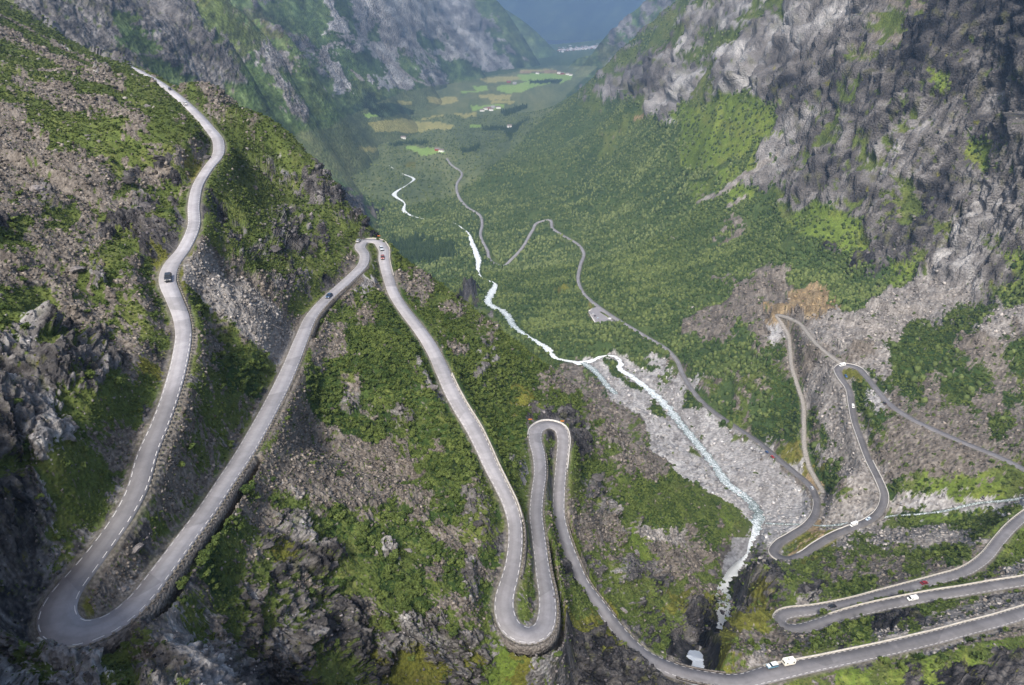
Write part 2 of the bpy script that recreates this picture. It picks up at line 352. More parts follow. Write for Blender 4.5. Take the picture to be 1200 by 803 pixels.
L3A = Sheet([pt_d(*t) for t in [
 (100,30,1500),(60,10,1450),(200,100,1650),(250,150,1750),(200,50,1700),(200,0,1850),(250,0,2150),(300,100,1950),(300,40,2300),(335,55,2550),(345,100,2350),(345,150,2180),(330,190,2080),(150,50,1550),(150,0,1650),
 (400,225,2080),(370,205,2060),(280,160,1800),(250,60,2000),(300,20,2550),(270,0,2450)]] +
 [(-2600,2000,900),(-1900,1300,500),(-1500,900,200),(-2500,2800,700),(-1450,1500,60),(-1000,2000,-60),(-950,2700,-420),(-1200,3100,-520),(-1100,2900,-380),(-600,2600,-640),(-400,2200,-640),(-300,1800,-640),(-700,3300,-760),(-1600,3600,-500),(-1000,1200,-200),(-760,1300,-380),(-520,1500,-560),(-1900,3200,-100)], 1e-4)
L3B = Sheet([pt_d(*t) for t in [
 (400,185,2750),(430,160,3200),(350,150,2550),(370,100,2800),(350,60,3000),(340,30,3200),(350,0,3500),(400,50,3500),(400,0,3900),(450,100,4100),(450,50,4500),(450,0,4700),(500,100,5300),(500,80,5500),(500,30,5700),(500,0,5900),
 (550,60,7200),(550,30,7300),(580,0,7900),(540,0,6900),(600,82,7800),(600,50,8100),(600,25,8300),(470,125,4200),(420,130,3350),(380,130,2850),(520,97,6000)]] +
 [(-2200,2600,200),(-3500,4000,900),(-4200,7000,1300),(-2200,9500,1200),(-900,9000,300),(-300,10500,-200),(0,10500,-700),(-500,3000,-680),(-300,4500,-720),(-200,6500,-760),(0,8500,-800),(-500,2300,-680),(-1300,2200,-300),(-250,9800,-250)], 1e-4)
L4 = Sheet([pt_d(*t) for t in [(590,20,9800),(615,30,9900),(640,52,10000),(655,65,10200),(665,76,10200),(600,60,9600),(620,75,9400),(580,5,10300),(640,75,9900),(690,90,10500),(720,100,10500),(700,95,12500),(680,88,12500),(750,110,12500),(700,90,11500),(560,0,9600),(668,84,9700),(640,90,9000)]] +
 [(-1500,11500,900),(-600,12500,100),(300,13000,-500),(900,11500,-760),(1400,10500,-900),(-1500,9000,300),(1000,9000,-900),(0,7800,-760)], 1e-4)
L5 = Sheet([pt_d(*t) for t in [(680,82,7000),(660,98,7000),(693,80,6900),(697,65,6900),(705,48,6950),(715,40,7000),(730,25,7050),(745,12,7100),(760,0,7150),(700,90,6500),(720,60,6600),(740,40,6650),(770,10,6700),(695,100,6300),(670,104,6300),(700,100,8600),(740,65,8600),(680,100,7500),(680,112,8300),(760,48,8700),(720,85,9000),(800,30,8900),(715,62,7800),(735,45,7900),(690,92,7300),(660,112,7600)]] +
 [(2300,6900,900),(2400,8800,1000),(1500,9500,300),(1000,9500,-300),(700,8200,-500),(500,7400,-800),(100,7500,-900),(1000,5600,-500),(2000,5400,300),(950,7900,-200),(1500,8000,300),(400,5600,-760)], 1e-4)
L6 = Sheet([pt_d(*t) for t in [(580,50,15500),(640,50,15500),(690,52,15500),(720,50,15500),(640,20,17500),(600,-20,19500),(700,-20,19500),(760,-20,19500),(680,35,16200),(560,30,17000),(760,30,17000)]] +
 [(-6000,16500,-400),(-6000,20000,1300),(6000,16500,-400),(6000,20500,1300),(0,21500,1500),(-1500,13500,-900),(1500,13500,-900),(4000,14000,-900),(-4000,14000,-900)], 1e-4)

SIL = [(-400,-60),(0,3),(30,20),(75,46),(107,65),(150,80),(170,84),(200,100),(230,116),(285,142),(350,188),(400,232),(425,262),(448,282),(470,300),(560,372),(610,415),(650,440),(690,468),(740,500),(790,545),(830,590),(852,630),(840,660),(835,700),(838,740),(846,800),(850,900)]

# ------------------------------------------------------------------ ground cover, surveyed on 20-pixel squares of the photograph
COVER = """
grrrrrrrrrrGGgf rfffRfRRRRRRrff ffffffffrgnrrRn nrRRRkRmmkkkkkk
srrrrrrfrrrrGGg gfffRfrRRRRRrrf ffffffrrgnrRrgR nRRRRrmgkkkkkkk
sggrrrrfrrrrrgn rfrffRrfRRfRRRf ffffffrfgmrggRk RRRRkrmmkkkkrkk
sgsggrrrffrrrnf rRfrRffRRrfRRRf fffffggnrRgnRRk RRkkrmrkkkkkRkk
gsssmsmgmffRrRf fRffRffRRfRffff pppffnrrkrRgrrR kkkrrrkkkrGkkrk
ggssggggggmmfff frfffffffffffFp pFffnrrrRRrgrRR kkrknnkrrrrkrrr
sgggsssgggggssf fffffFFFFfqFFqq FFffgffgRRGGggR GkrknrrrnrrrRkr
ssggggggsggmggm fffffffqqqqfFfF Ffffffgffffggfg GRrnnrkrnrRrkkr
sssgggggmgmmggg ffffffqfpppfFFf fffffgfffffgffG RrrgrnrnRkrrGGr
ssssssmggkmymgg nffffffffqffff f fffffffffffgffS RrnrkngrRrRrrGk
ssssssgksskmggg gnnrffFFFFFffff ffffffffffffSnr rrRrkrrrRkkrRrr
ssrssssgmggsggg ggnkkkFFFFFffff ffffffffffSgfSf grrrrkrgkrkkrRr
ssggsmssrgkgkgg gnnggrkffffffff fffffffffffffff fgrrnrnggrkrRRr
kgsgskkkkkgggng grnkggkfffffwff ffffffffffffsff ffGnrrrgkrgrRRr
ggssssggkkyggnn nkknggggFFFFwff fffffffffffffff fffkrnrrkrrRRnr
sssssmgmmyysssg gngggsggbbfffff fffffffffffffff fffffkrkgrRRRrG
ssssmrgsmgygsss srrgksRsssbffff fyyfffffffffsfs sffffffGnSRRrkn
gggsmgmmsgyggss ssgggsbbbsggkff fffyfffffffffss ssoofffSSSSSrgG
gggsssmgmskgmss sssgggsbbbbsgnf ffffyffffffssss ossoSSSSSSSbbSS
grkkssmmggkgmgs sssgsbbbbbgbgmf fffffffffffssfs wsSSSSSSbbbbSSs
rRgnnksssksmsgg gssssbbbbbbsbnb bbffffffffffffs bsssssSbbbbsssb
rkkkrrksyksmsbb gkgsbbbbbnbbbnb bbbsffwfwmfffff mssSSSSbbbbbssb
rrkknrggggkgmbb kgsbbmbbbbrgbbb bbsssbwffwwmfmm bbSSSbbbbsbbbsm
rRRgggggrkkrggm rgsbbrbgbbbbbbb ynbbsssbwwbffmf bbmSSbwsbsgbssb
kkRgggssskgggsg gssbbbmbrgbgbbb bkknsssmbwwwbmf bbbSSmbssssssbs
kkRRgssssyssgro ssssmbbbgbbbbbb bnnkbsssbbwwwmb bbmbSSmssssssbs
kgRgggmmsksgsgk gssSssssmbmbbbb gnnkmmsssbwwwww mybSSSsssssssss
gnggggrmksssmsg sssSsbsssmbbbbb nnngbbsssbbwwww wwybSSSssssssgg
krrgggrrkssgmgs ssSsssbssmbgmgb gnngrmgbbgbggww SwobmSSbgGGGGGg
krrgrrrkkssgmgb sggsssgbssmbrgb ggngmrbggbbgmww SgSSSSSSwwwwwww
krngrrrkggmbgss srrgbgsgbsbbnng gggsssgbbbgbsww wwoSSwSgbGGbGgg
rkrgrkkkrsgggbg krrgbgbbbbssgnk gmmsssnGSSsbGgw wyyySgSSSSSSgGg
krrrrkksrrkgbgs gyrkkgbrggbssbn gmggnmmGsssssgr SgygmGgmggbgsgG
kkrkkkssSskgbgg gkkkgggbgbobrsk gmmkngrrsssgmrr kggmsmssgsssgsS
kkrkyssSSsskbgr gnsnbggbgbgbrbk gnmgnnggkgsmbry kgkgbbsssggggSm
kkkkssSSsskrggk gnrgkksgbbsssmm gnnggggngyyyrky mgSmgggkgGgmSsS
rkkysssskkRgrgk gRnkrkngrrrgmgr rrnyyyggnnkkkyy msgbGGkkgmSSSSs
rgryyskkgRRgrgk kRkrrkgrRrrrrnn rrrkkykngkkkysm ssmgmGSSgSSSgGg
rgrRRRggsrRRRrg krkggkykyykrykG rrrkkkkkgkkwymS smggkkgmgGgGgkk
rRgrrRggrkrRRkk kkrgggkyyyyrrGG yrrkkkkkkkkkgss mGgmGGgGkGkkkRk
"""
CLS = "gGbsSrRkyfFwopqvnm"
rows = [l.replace(" ", "") for l in COVER.strip().split("\n")]
rows = [(l + "f" * 60)[:60] for l in rows]
for _i in range(len(rows)):
    _l = rows[_i]
    if _i < 12: _l = _l.replace('q', 'f').replace('p', 'f')
    if 12 <= _i <= 19: _l = _l[:30] + _l[30:45].replace('y', 'f') + _l[45:]
    if 12 <= _i <= 15: _l = _l[:15] + _l[15:45].replace('w', 'f') + _l[45:]
    if 9 <= _i <= 14: _l = _l.replace('F', 'f') if _i != 14 else _l
    if 9 <= _i <= 11: _l = _l[:39] + _l[39:45].replace('S', 'G').replace('n', 'G') + _l[45:]
    if _i == 33: _l = _l.replace('o', 's')
    rows[_i] = _l
COVA = np.array([[CLS.index(c) for c in l] for l in rows], np.int16)
assert COVA.shape == (40, 60), COVA.shape
# finer outlines of single fields, screes and clearings (photograph pixels): letter, polygon
OUT = [
 ('k',[(798,722),(830,702),(843,735),(846,758),(834,772),(800,766)]),
 ('v',[(300,170),(380,150),(430,126),(470,108),(560,92),(650,77),(700,78),(650,125),(600,178),(560,208),(535,232),(500,240),(440,236),(400,212)]),
 ('g',[(0,12),(50,32),(100,62),(150,83),(140,86),(90,66),(45,44),(0,22)]),('s',[(0,20),(45,45),(90,68),(125,83),(110,84),(60,60),(0,30)]),('g',[(0,25),(50,50),(100,75),(115,84),(95,82),(50,62),(0,38)]),
 ('s',[(0,35),(60,65),(105,82),(75,84),(40,70),(0,50)]),('g',[(0,48),(35,62),(75,82),(70,84),(30,84),(0,78)]),('s',[(0,92),(30,95),(75,108),(130,120),(165,135),(185,143),(150,142),(120,140),(90,135),(50,122),(20,105)]),
 ('g',[(25,85),(80,90),(150,120),(200,145),(235,160),(200,170),(180,143),(130,118),(80,104),(40,96)]),
 ('G',[(800,150),(835,118),(870,108),(900,122),(916,140),(905,158),(870,180),(840,196),(815,205),(795,195)]),('G',[(915,262),(960,240),(1010,262),(1020,300),(990,300),(960,285)]),
 ('q',[(432,142),(470,140),(500,142),(532,147),(528,153),(470,156),(440,154)]),('p',[(472,172),(490,172),(520,177),(519,180),(497,181),(478,177)]),
 ('q',[(500,115),(535,114),(537,120),(520,122),(502,121)]),('q',[(465,119),(484,119),(484,123),(466,123)]),('p',[(426,132),(447,131),(446,135),(428,137)]),
 ('p',[(553,124),(590,123),(586,129),(556,130)]),('q',[(572,113),(600,111),(598,117),(574,118)]),('q',[(575,119),(602,117),(600,121),(576,122)]),('q',[(560,111),(580,110),(578,114),(563,115)]),
 ('p',[(585,100),(612,98),(650,93),(670,90),(660,97),(630,101),(612,107),(596,110),(582,105)]),('p',[(553,101),(570,100),(572,105),(558,107)]),('p',[(540,107),(560,106),(560,108),(542,109)]),
 ('p',[(606,88),(640,85),(672,86),(668,93),(640,94),(620,97),(606,93)]),('o',[(608,82),(640,81),(655,84),(671,88),(655,87),(630,85),(610,86)]),('q',[(608,82),(650,81),(640,83),(612,84)]),
 ('q',[(560,92),(600,89),(612,92),(600,95),(570,97)]),('q',[(430,171),(440,172),(440,176),(428,178)]),('q',[(420,172),(441,172),(438,178),(420,178)]),('y',[(470,192),(486,191),(484,196),(472,196)]),
 ('p',[(550,146),(565,147),(564,151),(552,151)]),('q',[(530,133),(560,132),(562,136),(540,137)]),('q',[(490,137),(520,135),(520,138),(495,139)]),
 ('F',[(585,130),(615,122),(616,127),(590,136)]),('F',[(620,95),(660,93),(655,98),(622,99)]),('F',[(566,150),(600,148),(625,138),(610,150),(595,165),(590,154),(566,154)]),('F',[(457,167),(500,166),(505,170),(458,171)]),
 ('F',[(536,175),(565,172),(562,178),(540,180)]),('F',[(430,122),(460,120),(470,126),(490,128),(482,133),(450,137),(430,130)]),
 ('S',[(900,187),(915,180),(905,195),(880,212),(855,228),(820,243),(815,240),(850,222),(875,205)]),('S',[(875,232),(870,240),(850,250),(848,252),(858,240)]),('S',[(783,281),(796,277),(792,280),(784,283)]),
 ('s',[(876,270),(873,276),(850,288),(838,294),(846,283)]),('s',[(797,378),(840,362),(870,335),(885,328),(900,322),(912,320),(900,345),(880,365),(855,392),(830,398),(800,392)]),
 ('o',[(742,137),(766,129),(762,134),(745,142)]),('S',[(425,47),(440,57),(458,70),(470,80),(490,95),(505,101),(500,101),(480,92),(455,75),(440,62)]),('S',[(476,30),(482,38),(486,50),(510,68),(520,78),(508,70),(484,52)]),
 ('R',[(540,38),(560,55),(580,70),(578,72),(556,58),(538,45)]),('S',[(408,80),(420,88),(428,97),(418,92)]),('S',[(612,66),(620,70),(618,72),(613,69)]),
 ('o',[(910,362),(935,340),(958,333),(976,343),(960,372),(950,376),(935,366),(915,368)]),
 ('S',[(957,375),(1000,365),(1045,342),(1085,333),(1110,337),(1128,352),(1120,362),(1080,372),(1055,385),(1035,395),(1010,405),(985,418),(960,395),(950,380)]),
 ('S',[(985,430),(965,428),(945,440),(940,455),(945,470),(965,490),(970,510),(985,530),(990,560),(1010,575),(1030,580),(1025,560),(1010,520),(995,480)]),
 ('S',[(1140,391),(1170,375),(1200,360),(1200,368),(1170,382),(1150,392)]),
 ('R',[(1090,310),(1130,285),(1150,290),(1140,320),(1118,345),(1100,330)]),
 ('y',[(690,350),(696,361),(690,366),(698,381),(694,384),(687,368)]),('y',[(648,338),(665,334),(668,340),(650,344)]),
 ('y',[(985,429),(998,428),(1008,440),(1012,455),(1004,447),(990,440)]),('o',[(952,628),(968,620),(960,633),(935,650),(922,652)]),('y',[(950,632),(965,622),(950,640),(930,651)]),
 ('w',[(683,420),(722,412),(745,425),(760,442),(775,455),(800,478),(850,510),(880,530),(915,555),(950,585),(955,605),(930,625),(880,640),(880,655),(850,680),(845,670),(858,640),(860,600),(800,560),(768,530),(750,490),(715,470),(700,440)]),
 ('b',[(702,420),(722,424),(730,445),(748,452),(752,457),(735,455),(715,440)]),('b',[(757,470),(775,475),(780,488),(765,485)]),('g',[(808,523),(815,523),(822,538),(815,538)]),
 ('s',[(920,540),(950,570),(960,600),(950,610),(945,580),(915,550)]),
 ('S',[(215,305),(240,312),(300,345),(350,385),(330,415),(290,400),(240,360),(215,340)]),
 ('s',[(320,555),(350,490),(385,505),(420,520),(460,560),(475,575),(440,600),(400,590),(350,580)]),
 ('y',[(200,398),(204,400),(192,470),(170,525),(166,520),(186,465)]),
 ('w',[(740,430),(770,437),(778,450),(765,455),(745,440)]),
 ('S',[(735,620),(760,620),(788,636),(770,636),(745,628)]),('G',[(732,617),(745,628),(765,638),(740,640),(752,658),(728,640)]),('S',[(1035,628),(1060,624),(1100,634),(1160,632),(1155,638),(1110,642),(1060,640),(1030,632)]),
 ('k',[(1070,715),(1095,722),(1090,735),(1065,728),(1040,727),(1048,722)]),('s',[(1110,755),(1150,745),(1200,731),(1200,745),(1160,752),(1120,762)]),
 ('R',[(1150,695),(1200,692),(1200,702),(1160,704)]),('S',[(1130,710),(1180,700),(1200,710),(1160,722)]),
 ('s',[(1045,495),(1100,515),(1180,545),(1160,550),(1060,548),(1040,520)]),
 ('R',[(185,740),(230,770),(290,772),(300,790),(270,800),(220,800),(190,775)]),
]
def in_poly(x, y, poly):
    c = np.zeros(x.shape, bool)
    n = len(poly)
    for i in range(n):
        x0, y0 = poly[i]; x1, y1 = poly[(i + 1) % n]
        if y0 == y1: continue
        c ^= ((y0 > y) != (y1 > y)) & (x < (x1 - x0) * (y - y0) / (y1 - y0) + x0)
    return c

# class parameters: colour A, colour B, rockness, green
def C(*a): return np.array(a, np.float32)
PAL = {
 'g': (C(.078,.104,.026), C(.118,.132,.040), C(.055,.078,.020), .3), 'G': (C(.110,.155,.028), C(.150,.170,.040), C(.075,.110,.022), .2),
 'b': (C(.030,.055,.014), C(.050,.078,.020), C(.020,.034,.012), .25), 's': (C(.140,.122,.104), C(.215,.192,.168), C(.074,.063,.054), .45),
 'S': (C(.215,.198,.182), C(.300,.282,.262), C(.115,.103,.094), .35), 'r': (C(.135,.122,.120), C(.230,.212,.208), C(.060,.055,.056), 1.0),
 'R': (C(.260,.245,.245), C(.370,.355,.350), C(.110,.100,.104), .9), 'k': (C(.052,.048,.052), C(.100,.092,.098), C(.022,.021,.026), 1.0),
 'y': (C(.115,.120,.022), C(.155,.140,.040), C(.070,.068,.018), .3), 'f': (C(.050,.078,.024), C(.080,.106,.034), C(.030,.052,.018), .1),
 'F': (C(.028,.048,.024), C(.040,.062,.030), C(.020,.036,.020), .1), 'w': (C(.290,.280,.275), C(.400,.390,.380), C(.180,.170,.165), .25),
 'o': (C(.260,.190,.105), C(.310,.250,.160), C(.160,.120,.075), .25), 'p': (C(.200,.300,.075), C(.230,.320,.09), C(.170,.260,.065), .0),
 'v': (C(.100,.125,.056), C(.150,.165,.075), C(.058,.080,.038), .05),  # v: open valley floor, paled so its colour carries the haze
 'q': (C(.270,.255,.095), C(.310,.280,.115), C(.200,.200,.075), .0)}  # fields p and q: sun patches put into the colour as higher albedo
# ------------------------------------------------------------------ ground mesh builder
def sil_v(u):
    """row of the near hillside's skyline for picture column u (lower part is right of it too)"""
    pts = SIL[:23]
    return np.interp(u, [p[0] for p in pts], [p[1] for p in pts])
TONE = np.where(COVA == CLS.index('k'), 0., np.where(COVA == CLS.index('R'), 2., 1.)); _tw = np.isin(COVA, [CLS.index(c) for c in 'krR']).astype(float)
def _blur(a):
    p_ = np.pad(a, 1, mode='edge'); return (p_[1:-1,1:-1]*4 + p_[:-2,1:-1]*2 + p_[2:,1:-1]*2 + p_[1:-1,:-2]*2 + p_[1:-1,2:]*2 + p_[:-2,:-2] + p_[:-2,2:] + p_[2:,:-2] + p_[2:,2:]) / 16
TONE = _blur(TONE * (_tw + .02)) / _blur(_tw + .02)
def bil(M, x, y):
    x = np.clip(x, 0, M.shape[1] - 1.001); y = np.clip(y, 0, M.shape[0] - 1.001); i = x.astype(int); j = y.astype(int); fx = x - i; fy = y - j
    return M[j, i]*(1-fx)*(1-fy) + M[j, i+1]*fx*(1-fy) + M[j+1, i]*(1-fx)*fy + M[j+1, i+1]*fx*fy
def classify(P, a, b, s, near, Q):
    u, v, D = to_uv(P)
    f = 34.0
    b = b * .12
    n1 = noise3(a*f, b*f, s*f) + .55*noise3(a*f*2.7, b*f*2.7, s*f*2.7+9) + .4*noise3(a*f*7, b*f*7, s*f*7+4)
    n2 = noise3(a*f+31, b*f, s*f) + .55*noise3(a*f*2.7+17, b*f*2.7, s*f*2.7+9) + .4*noise3(a*f*7+3, b*f*7, s*f*7+4)
    vv = v
    if near == 1:            # the hillside: never read the cover above its own skyline
        vv = np.maximum(v, sil_v(np.clip(u, 0, 850)) + 6)
        over = u > 850
    elif near == 2:
        vv = np.where((u < 800), np.minimum(v, sil_v(u) - 5), v)
    uu = np.clip(u, 2, 1198)
    if near == 3:
        q1 = noise3(Q[0] / (D * .05), Q[1] / (D * .05), Q[2] / (D * .05)) + .6 * noise3(Q[0] / (D * .017), Q[1] / (D * .017), Q[2] / (D * .017) + 5)
        gu = uu + q1 * 26 + n1 * 5; gv = vv + q1 * 24 + n2 * 5
        q1 = np.where(v < 400, q1, 0)
    elif near == 2:
        up = sstep(380, 300, v) if False else (1 - sstep(300, 380, v))
        q1 = noise3(Q[0] / (D * .045), Q[1] / (D * .045), Q[2] / (D * .045)) + .6 * noise3(Q[0] / (D * .015), Q[1] / (D * .015), Q[2] / (D * .015) + 5)
        gu = uu + n1 * (12 - 6 * up) + q1 * 20 * up; gv = vv + n2 * (10 - 5 * up) - q1 * 15 * up
    else:
        up = (1 - sstep(230, 380, v)) * (1 - sstep(330, 450, u))
        q1 = noise3(Q[0] / (D * .05), Q[1] / (D * .05), Q[2] / (D * .05)) + .6 * noise3(Q[0] / (D * .017), Q[1] / (D * .017), Q[2] / (D * .017) + 5)
        gu = uu + n1 * (12 - 6 * up) + q1 * 22 * up; gv = vv + n2 * (10 - 6 * up) + q1 * 11 * up
    e1 = noise3(P[...,0] / (D*.0075), P[...,1] / (D*.0075), P[...,2] / (D*.0075)); e2 = noise3(P[...,0] / (D*.0032) + 7, P[...,1] / (D*.0032), P[...,2] / (D*.0032))
    gu = gu + e1 * 7 + e2 * 5; gv = gv - e1 * 6 + e2 * 5
    ci = np.clip((gu / 20), 0, 59).astype(int); ri = np.clip(gv / 20, 0, 39).astype(int)
    cls = COVA[ri, ci].copy()
    fw = np.clip((v - 60) / 120, .12, 1); fu = uu + n1 * 5 * fw; fv = vv + n2 * 4 * fw
    for ch, poly in OUT:
        px = [p[0] for p in poly]; py = [p[1] for p in poly]
        m = (fu > min(px)) & (fu < max(px)) & (fv > min(py)) & (fv < max(py))
        if near == 1: m &= v > sil_v(u)
        if m.any():
            idx = np.nonzero(m.ravel())[0]
            sub = in_poly(fu.ravel()[idx], fv.ravel()[idx], poly)
            cls.ravel()[idx[sub]] = CLS.index(ch)
    if near == 1: cls[(cls == CLS.index('f')) | (cls == CLS.index('v'))] = CLS.index('g')
    # mixed squares resolve to patches
    k = noise3(a*f*2.2+5, b*f*2.2+8, s*f*2.2)
    iN, iM = CLS.index('n'), CLS.index('m')
    cls = np.where(cls == iN, np.where(k > .05, CLS.index('r'), CLS.index('g')), cls)
    cls = np.where(cls == iM, np.where(k > 0.0, CLS.index('s'), CLS.index('g')), cls)
    # small intrusions of the neighbouring kinds
    k2 = noise3(a*f*4.5+55, b*f*4.5+8, s*f*4.5)
    green = np.isin(cls, [CLS.index(c) for c in 'gb']); stone = np.isin(cls, [CLS.index(c) for c in 'sr'])
    cls = np.where(green & (k2 > .62), CLS.index('s'), cls)
    cls = np.where(stone & (k2 < -.50), CLS.index('g'), cls)
    dark = np.isin(cls, [CLS.index(c) for c in 'k'])
    cls = np.where(dark & (k2 > .45), CLS.index('r'), cls)
    cls = np.where(dark & (k2 < -.68), CLS.index('y'), cls)
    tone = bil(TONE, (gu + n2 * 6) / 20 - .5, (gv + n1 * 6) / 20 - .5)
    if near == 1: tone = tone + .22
    return cls.astype(np.int16), u, v, D, tone

def add_mesh(name, V, F, mat, col=None, smooth=False, attrs=None, parent=None):
    me = bpy.data.meshes.new(name)
    V = np.asarray(V, np.float32); F = np.asarray(F, np.int32)
    n = F.shape[1]
    me.vertices.add(len(V)); me.vertices.foreach_set("co", V.ravel())
    me.loops.add(F.size); me.loops.foreach_set("vertex_index", F.ravel())
    me.polygons.add(len(F)); me.polygons.foreach_set("loop_start", np.arange(0, F.size, n, dtype=np.int32))
    try: me.polygons.foreach_set("loop_total", np.full(len(F), n, np.int32))
    except Exception: pass
    if smooth: me.polygons.foreach_set("use_smooth", np.ones(len(F), bool))
    if col is not None:
        at = me.attributes.new("Col", 'FLOAT_COLOR', 'POINT')
        c4 = np.ones((len(V), 4), np.float32); c4[:, :3] = col
        at.data.foreach_set("color", c4.ravel())
    for k, val in (attrs or {}).items():
        at = me.attributes.new(k, 'FLOAT', 'POINT'); at.data.foreach_set("value", np.asarray(val, np.float32).ravel())
    me.update(calc_edges=True)
    me.materials.append(mat)
    ob = bpy.data.objects.new(name, me)
    COL.objects.link(ob)
    if parent is not None: ob.parent = parent
    return ob

GROUNDS = {}
def ground(name, sheet, a0, a1, na, Y0, Y1, nb, near, mat, amp=1.0, lam_max=40.0, hidden=60.0, strata=(1, .3, .8), strata_k=.35, keep=None, grain=1.0, smooth=False, ledge=None):
    # rows follow the slope so that steep faces get as many points as flat ones
    ca = np.linspace(a0, a1, 140); cb = np.linspace(math.log(Y0), math.log(Y1), 420)
    A, B = np.meshgrid(ca, cb, indexing='ij')
    S = sheet(A, B)
    ds = np.abs(np.gradient(S, cb, axis=1))
    w = np.sqrt((FPX * ds) ** 2 + hidden ** 2)
    for _ in range(10):
        w = (w + np.roll(w, 1, 0) + np.roll(w, -1, 0)) / 3
        w[0] = w[1]; w[-1] = w[-2]
    cum = np.concatenate([np.zeros((len(ca), 1)), np.cumsum((w[:, 1:] + w[:, :-1]) / 2, axis=1)], axis=1)
    cum /= cum[:, -1:]
    tt = np.linspace(0, 1, nb)
    Bc = np.array([np.interp(tt, cum[i], cb) for i in range(len(ca))])
    fa = np.linspace(a0, a1, na)
    x = (fa - a0) / (a1 - a0) * (len(ca) - 1); i0 = np.clip(x.astype(int), 0, len(ca) - 2); fr = (x - i0)[:, None]
    Bf = Bc[i0] * (1 - fr) + Bc[i0 + 1] * fr
    Af = np.repeat(fa[:, None], nb, 1)
    # the sheet is read off a dense regular table
    ta = np.linspace(a0, a1, 380); tb = np.linspace(math.log(Y0), math.log(Y1), 900)
    TA, TB = np.meshgrid(ta, tb, indexing='ij')
    TS = sheet(TA, TB)
    Sf = bil(TS, (Bf - tb[0]) / (tb[-1] - tb[0]) * 899, (Af - a0) / (a1 - a0) * 379)
    Y = np.exp(Bf); X = Af * Y; Z = Sf * Y
    P = np.stack([X, Y, Z], -1)
    def normals(P):
        du = np.gradient(P, axis=0); dv = np.gradient(P, axis=1)
        n = np.cross(du, dv); n /= np.linalg.norm(n, axis=-1, keepdims=True) + 1e-9
        n[n[..., 2] < 0] *= -1
        return n
    Nn = normals(P)
    sd = np.array(strata, float); sd /= np.linalg.norm(sd)
    along = X * sd[0] + Y * sd[1] + Z * sd[2]
    Qx = X - along * sd[0] * (1 - strata_k); Qy = Y - along * sd[1] * (1 - strata_k); Qz = Z - along * sd[2] * (1 - strata_k)
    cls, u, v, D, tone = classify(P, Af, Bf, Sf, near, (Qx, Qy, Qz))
    rockness = np.zeros(cls.shape, np.float32)
    for ch, pp in PAL.items():
        rockness[cls == CLS.index(ch)] = pp[3]
    # soften rockness a little so the relief has no steps
    for _ in range(4):
        rockness = .25 * (np.roll(rockness, 1, 0) + np.roll(rockness, -1, 0) + np.roll(rockness, 1, 1) + np.roll(rockness, -1, 1))
    rd = look(r_d, X, Y); wd = look(w_d, X, Y)
    rz = look(r_z, X, Y, 0); wz = look(w_z, X, Y, 0)
    free = sstep(0.5, 9.0, rd) * sstep(0.5, 10.0, wd)
    # relief: ridged noise stretched along the bedding
    sd = np.array(strata, float); sd /= np.linalg.norm(sd)
    along = X * sd[0] + Y * sd[1] + Z * sd[2]
    Qx = X - along * sd[0] * (1 - strata_k); Qy = Y - along * sd[1] * (1 - strata_k); Qz = Z - along * sd[2] * (1 - strata_k)
    disp = np.zeros(cls.shape, np.float32); relief = np.zeros(cls.shape, np.float32)
    lam = lam_max; o = 0
    spacing = np.maximum(D / FPX * 1.3, .08)
    while lam > .4:
        vis = sstep(1.5, 3.0, lam / spacing) * (1 - sstep(.12, .2, lam / D))
        if vis.max() > 0:
            n = noise3(Qx / lam + o * 7.3, Qy / lam, Qz / lam + o)
            n2_ = noise3(Qx / lam * 1.3 + 40, Qy / lam * 1.3 + o * 3.1, Qz / lam * 1.3)
            rid = 1 - 2.6 * np.minimum(np.abs(n), np.abs(n2_) * 1.2)
            lay = vis * lam * (rockness * (.085 if near == 2 else .115) * rid + (.25 + .75 * rockness) * .035 * n)
            if lam > 12: lay *= .75
            lay = lay * sstep(0, max(lam * 1.5, 8), rd) * sstep(0, max(lam * .7, 6), wd)
            if lam < 20: lay = lay * 1.35
            disp += lay
            relief += vis * (.5 * rid + .5 * n) * .5
        lam *= .5; o += 1
    # ledges: bedding steps that break the steep rock
    if ledge is not None:
        ln_ = np.array(ledge, float); ln_ /= np.linalg.norm(ln_)
        cc = X * ln_[0] + Y * ln_[1] + Z * ln_[2]
        for li, lam in enumerate((90., 38., 17., 7.5, 3.4, 1.6)):
            vis = sstep(2.0, 4.5, lam / spacing) * (1 - sstep(.12, .22, lam / D))
            if vis.max() <= 0: continue
            q = cc / lam + .9 * noise3(X / lam / 2.2 + li * 9, Y / lam / 2.2, Z / lam / 2.2) + .35 * noise3(X / lam * 1.3, Y / lam * 1.3 + li, Z / lam * 1.3)
            fq = q - np.floor(q)
            saw = np.where(fq < .82, fq / .82, (1 - fq) / .18) - .5
            patch = sstep(-.35, .35, noise3(X / lam / 3 + 3.3 * li, Y / lam / 3 + 70, Z / lam / 3))
            disp += vis * lam * (.26 if near == 2 else .19) * saw * patch * rockness * sstep(0, max(lam * 1.5, 8), rd)
    # open joints and clefts cut into bare rock
    hard = sstep(.5, .9, rockness)
    for m_ in (8., 21.):
        cr_ = noise3(Qx / spacing / m_ + 13, Qy / spacing / m_, Qz / spacing / m_)
        disp -= hard * spacing * (m_ ** .5) * .62 * (1 - sstep(.02, .11, np.abs(cr_)))
    disp *= amp * free
    if near == 2: disp *= .42 + .58 * sstep(520, 900, D)
    disp += grain * free * spacing * .35 * (rockness + .3) * noise3(X / spacing / 1.7, Y / spacing / 1.7, Z / spacing / 1.7)
    P = P + Nn * disp[..., None]
    # roads and rivers cut their level into the slope
    X, Y, Z = P[..., 0], P[..., 1], P[..., 2]
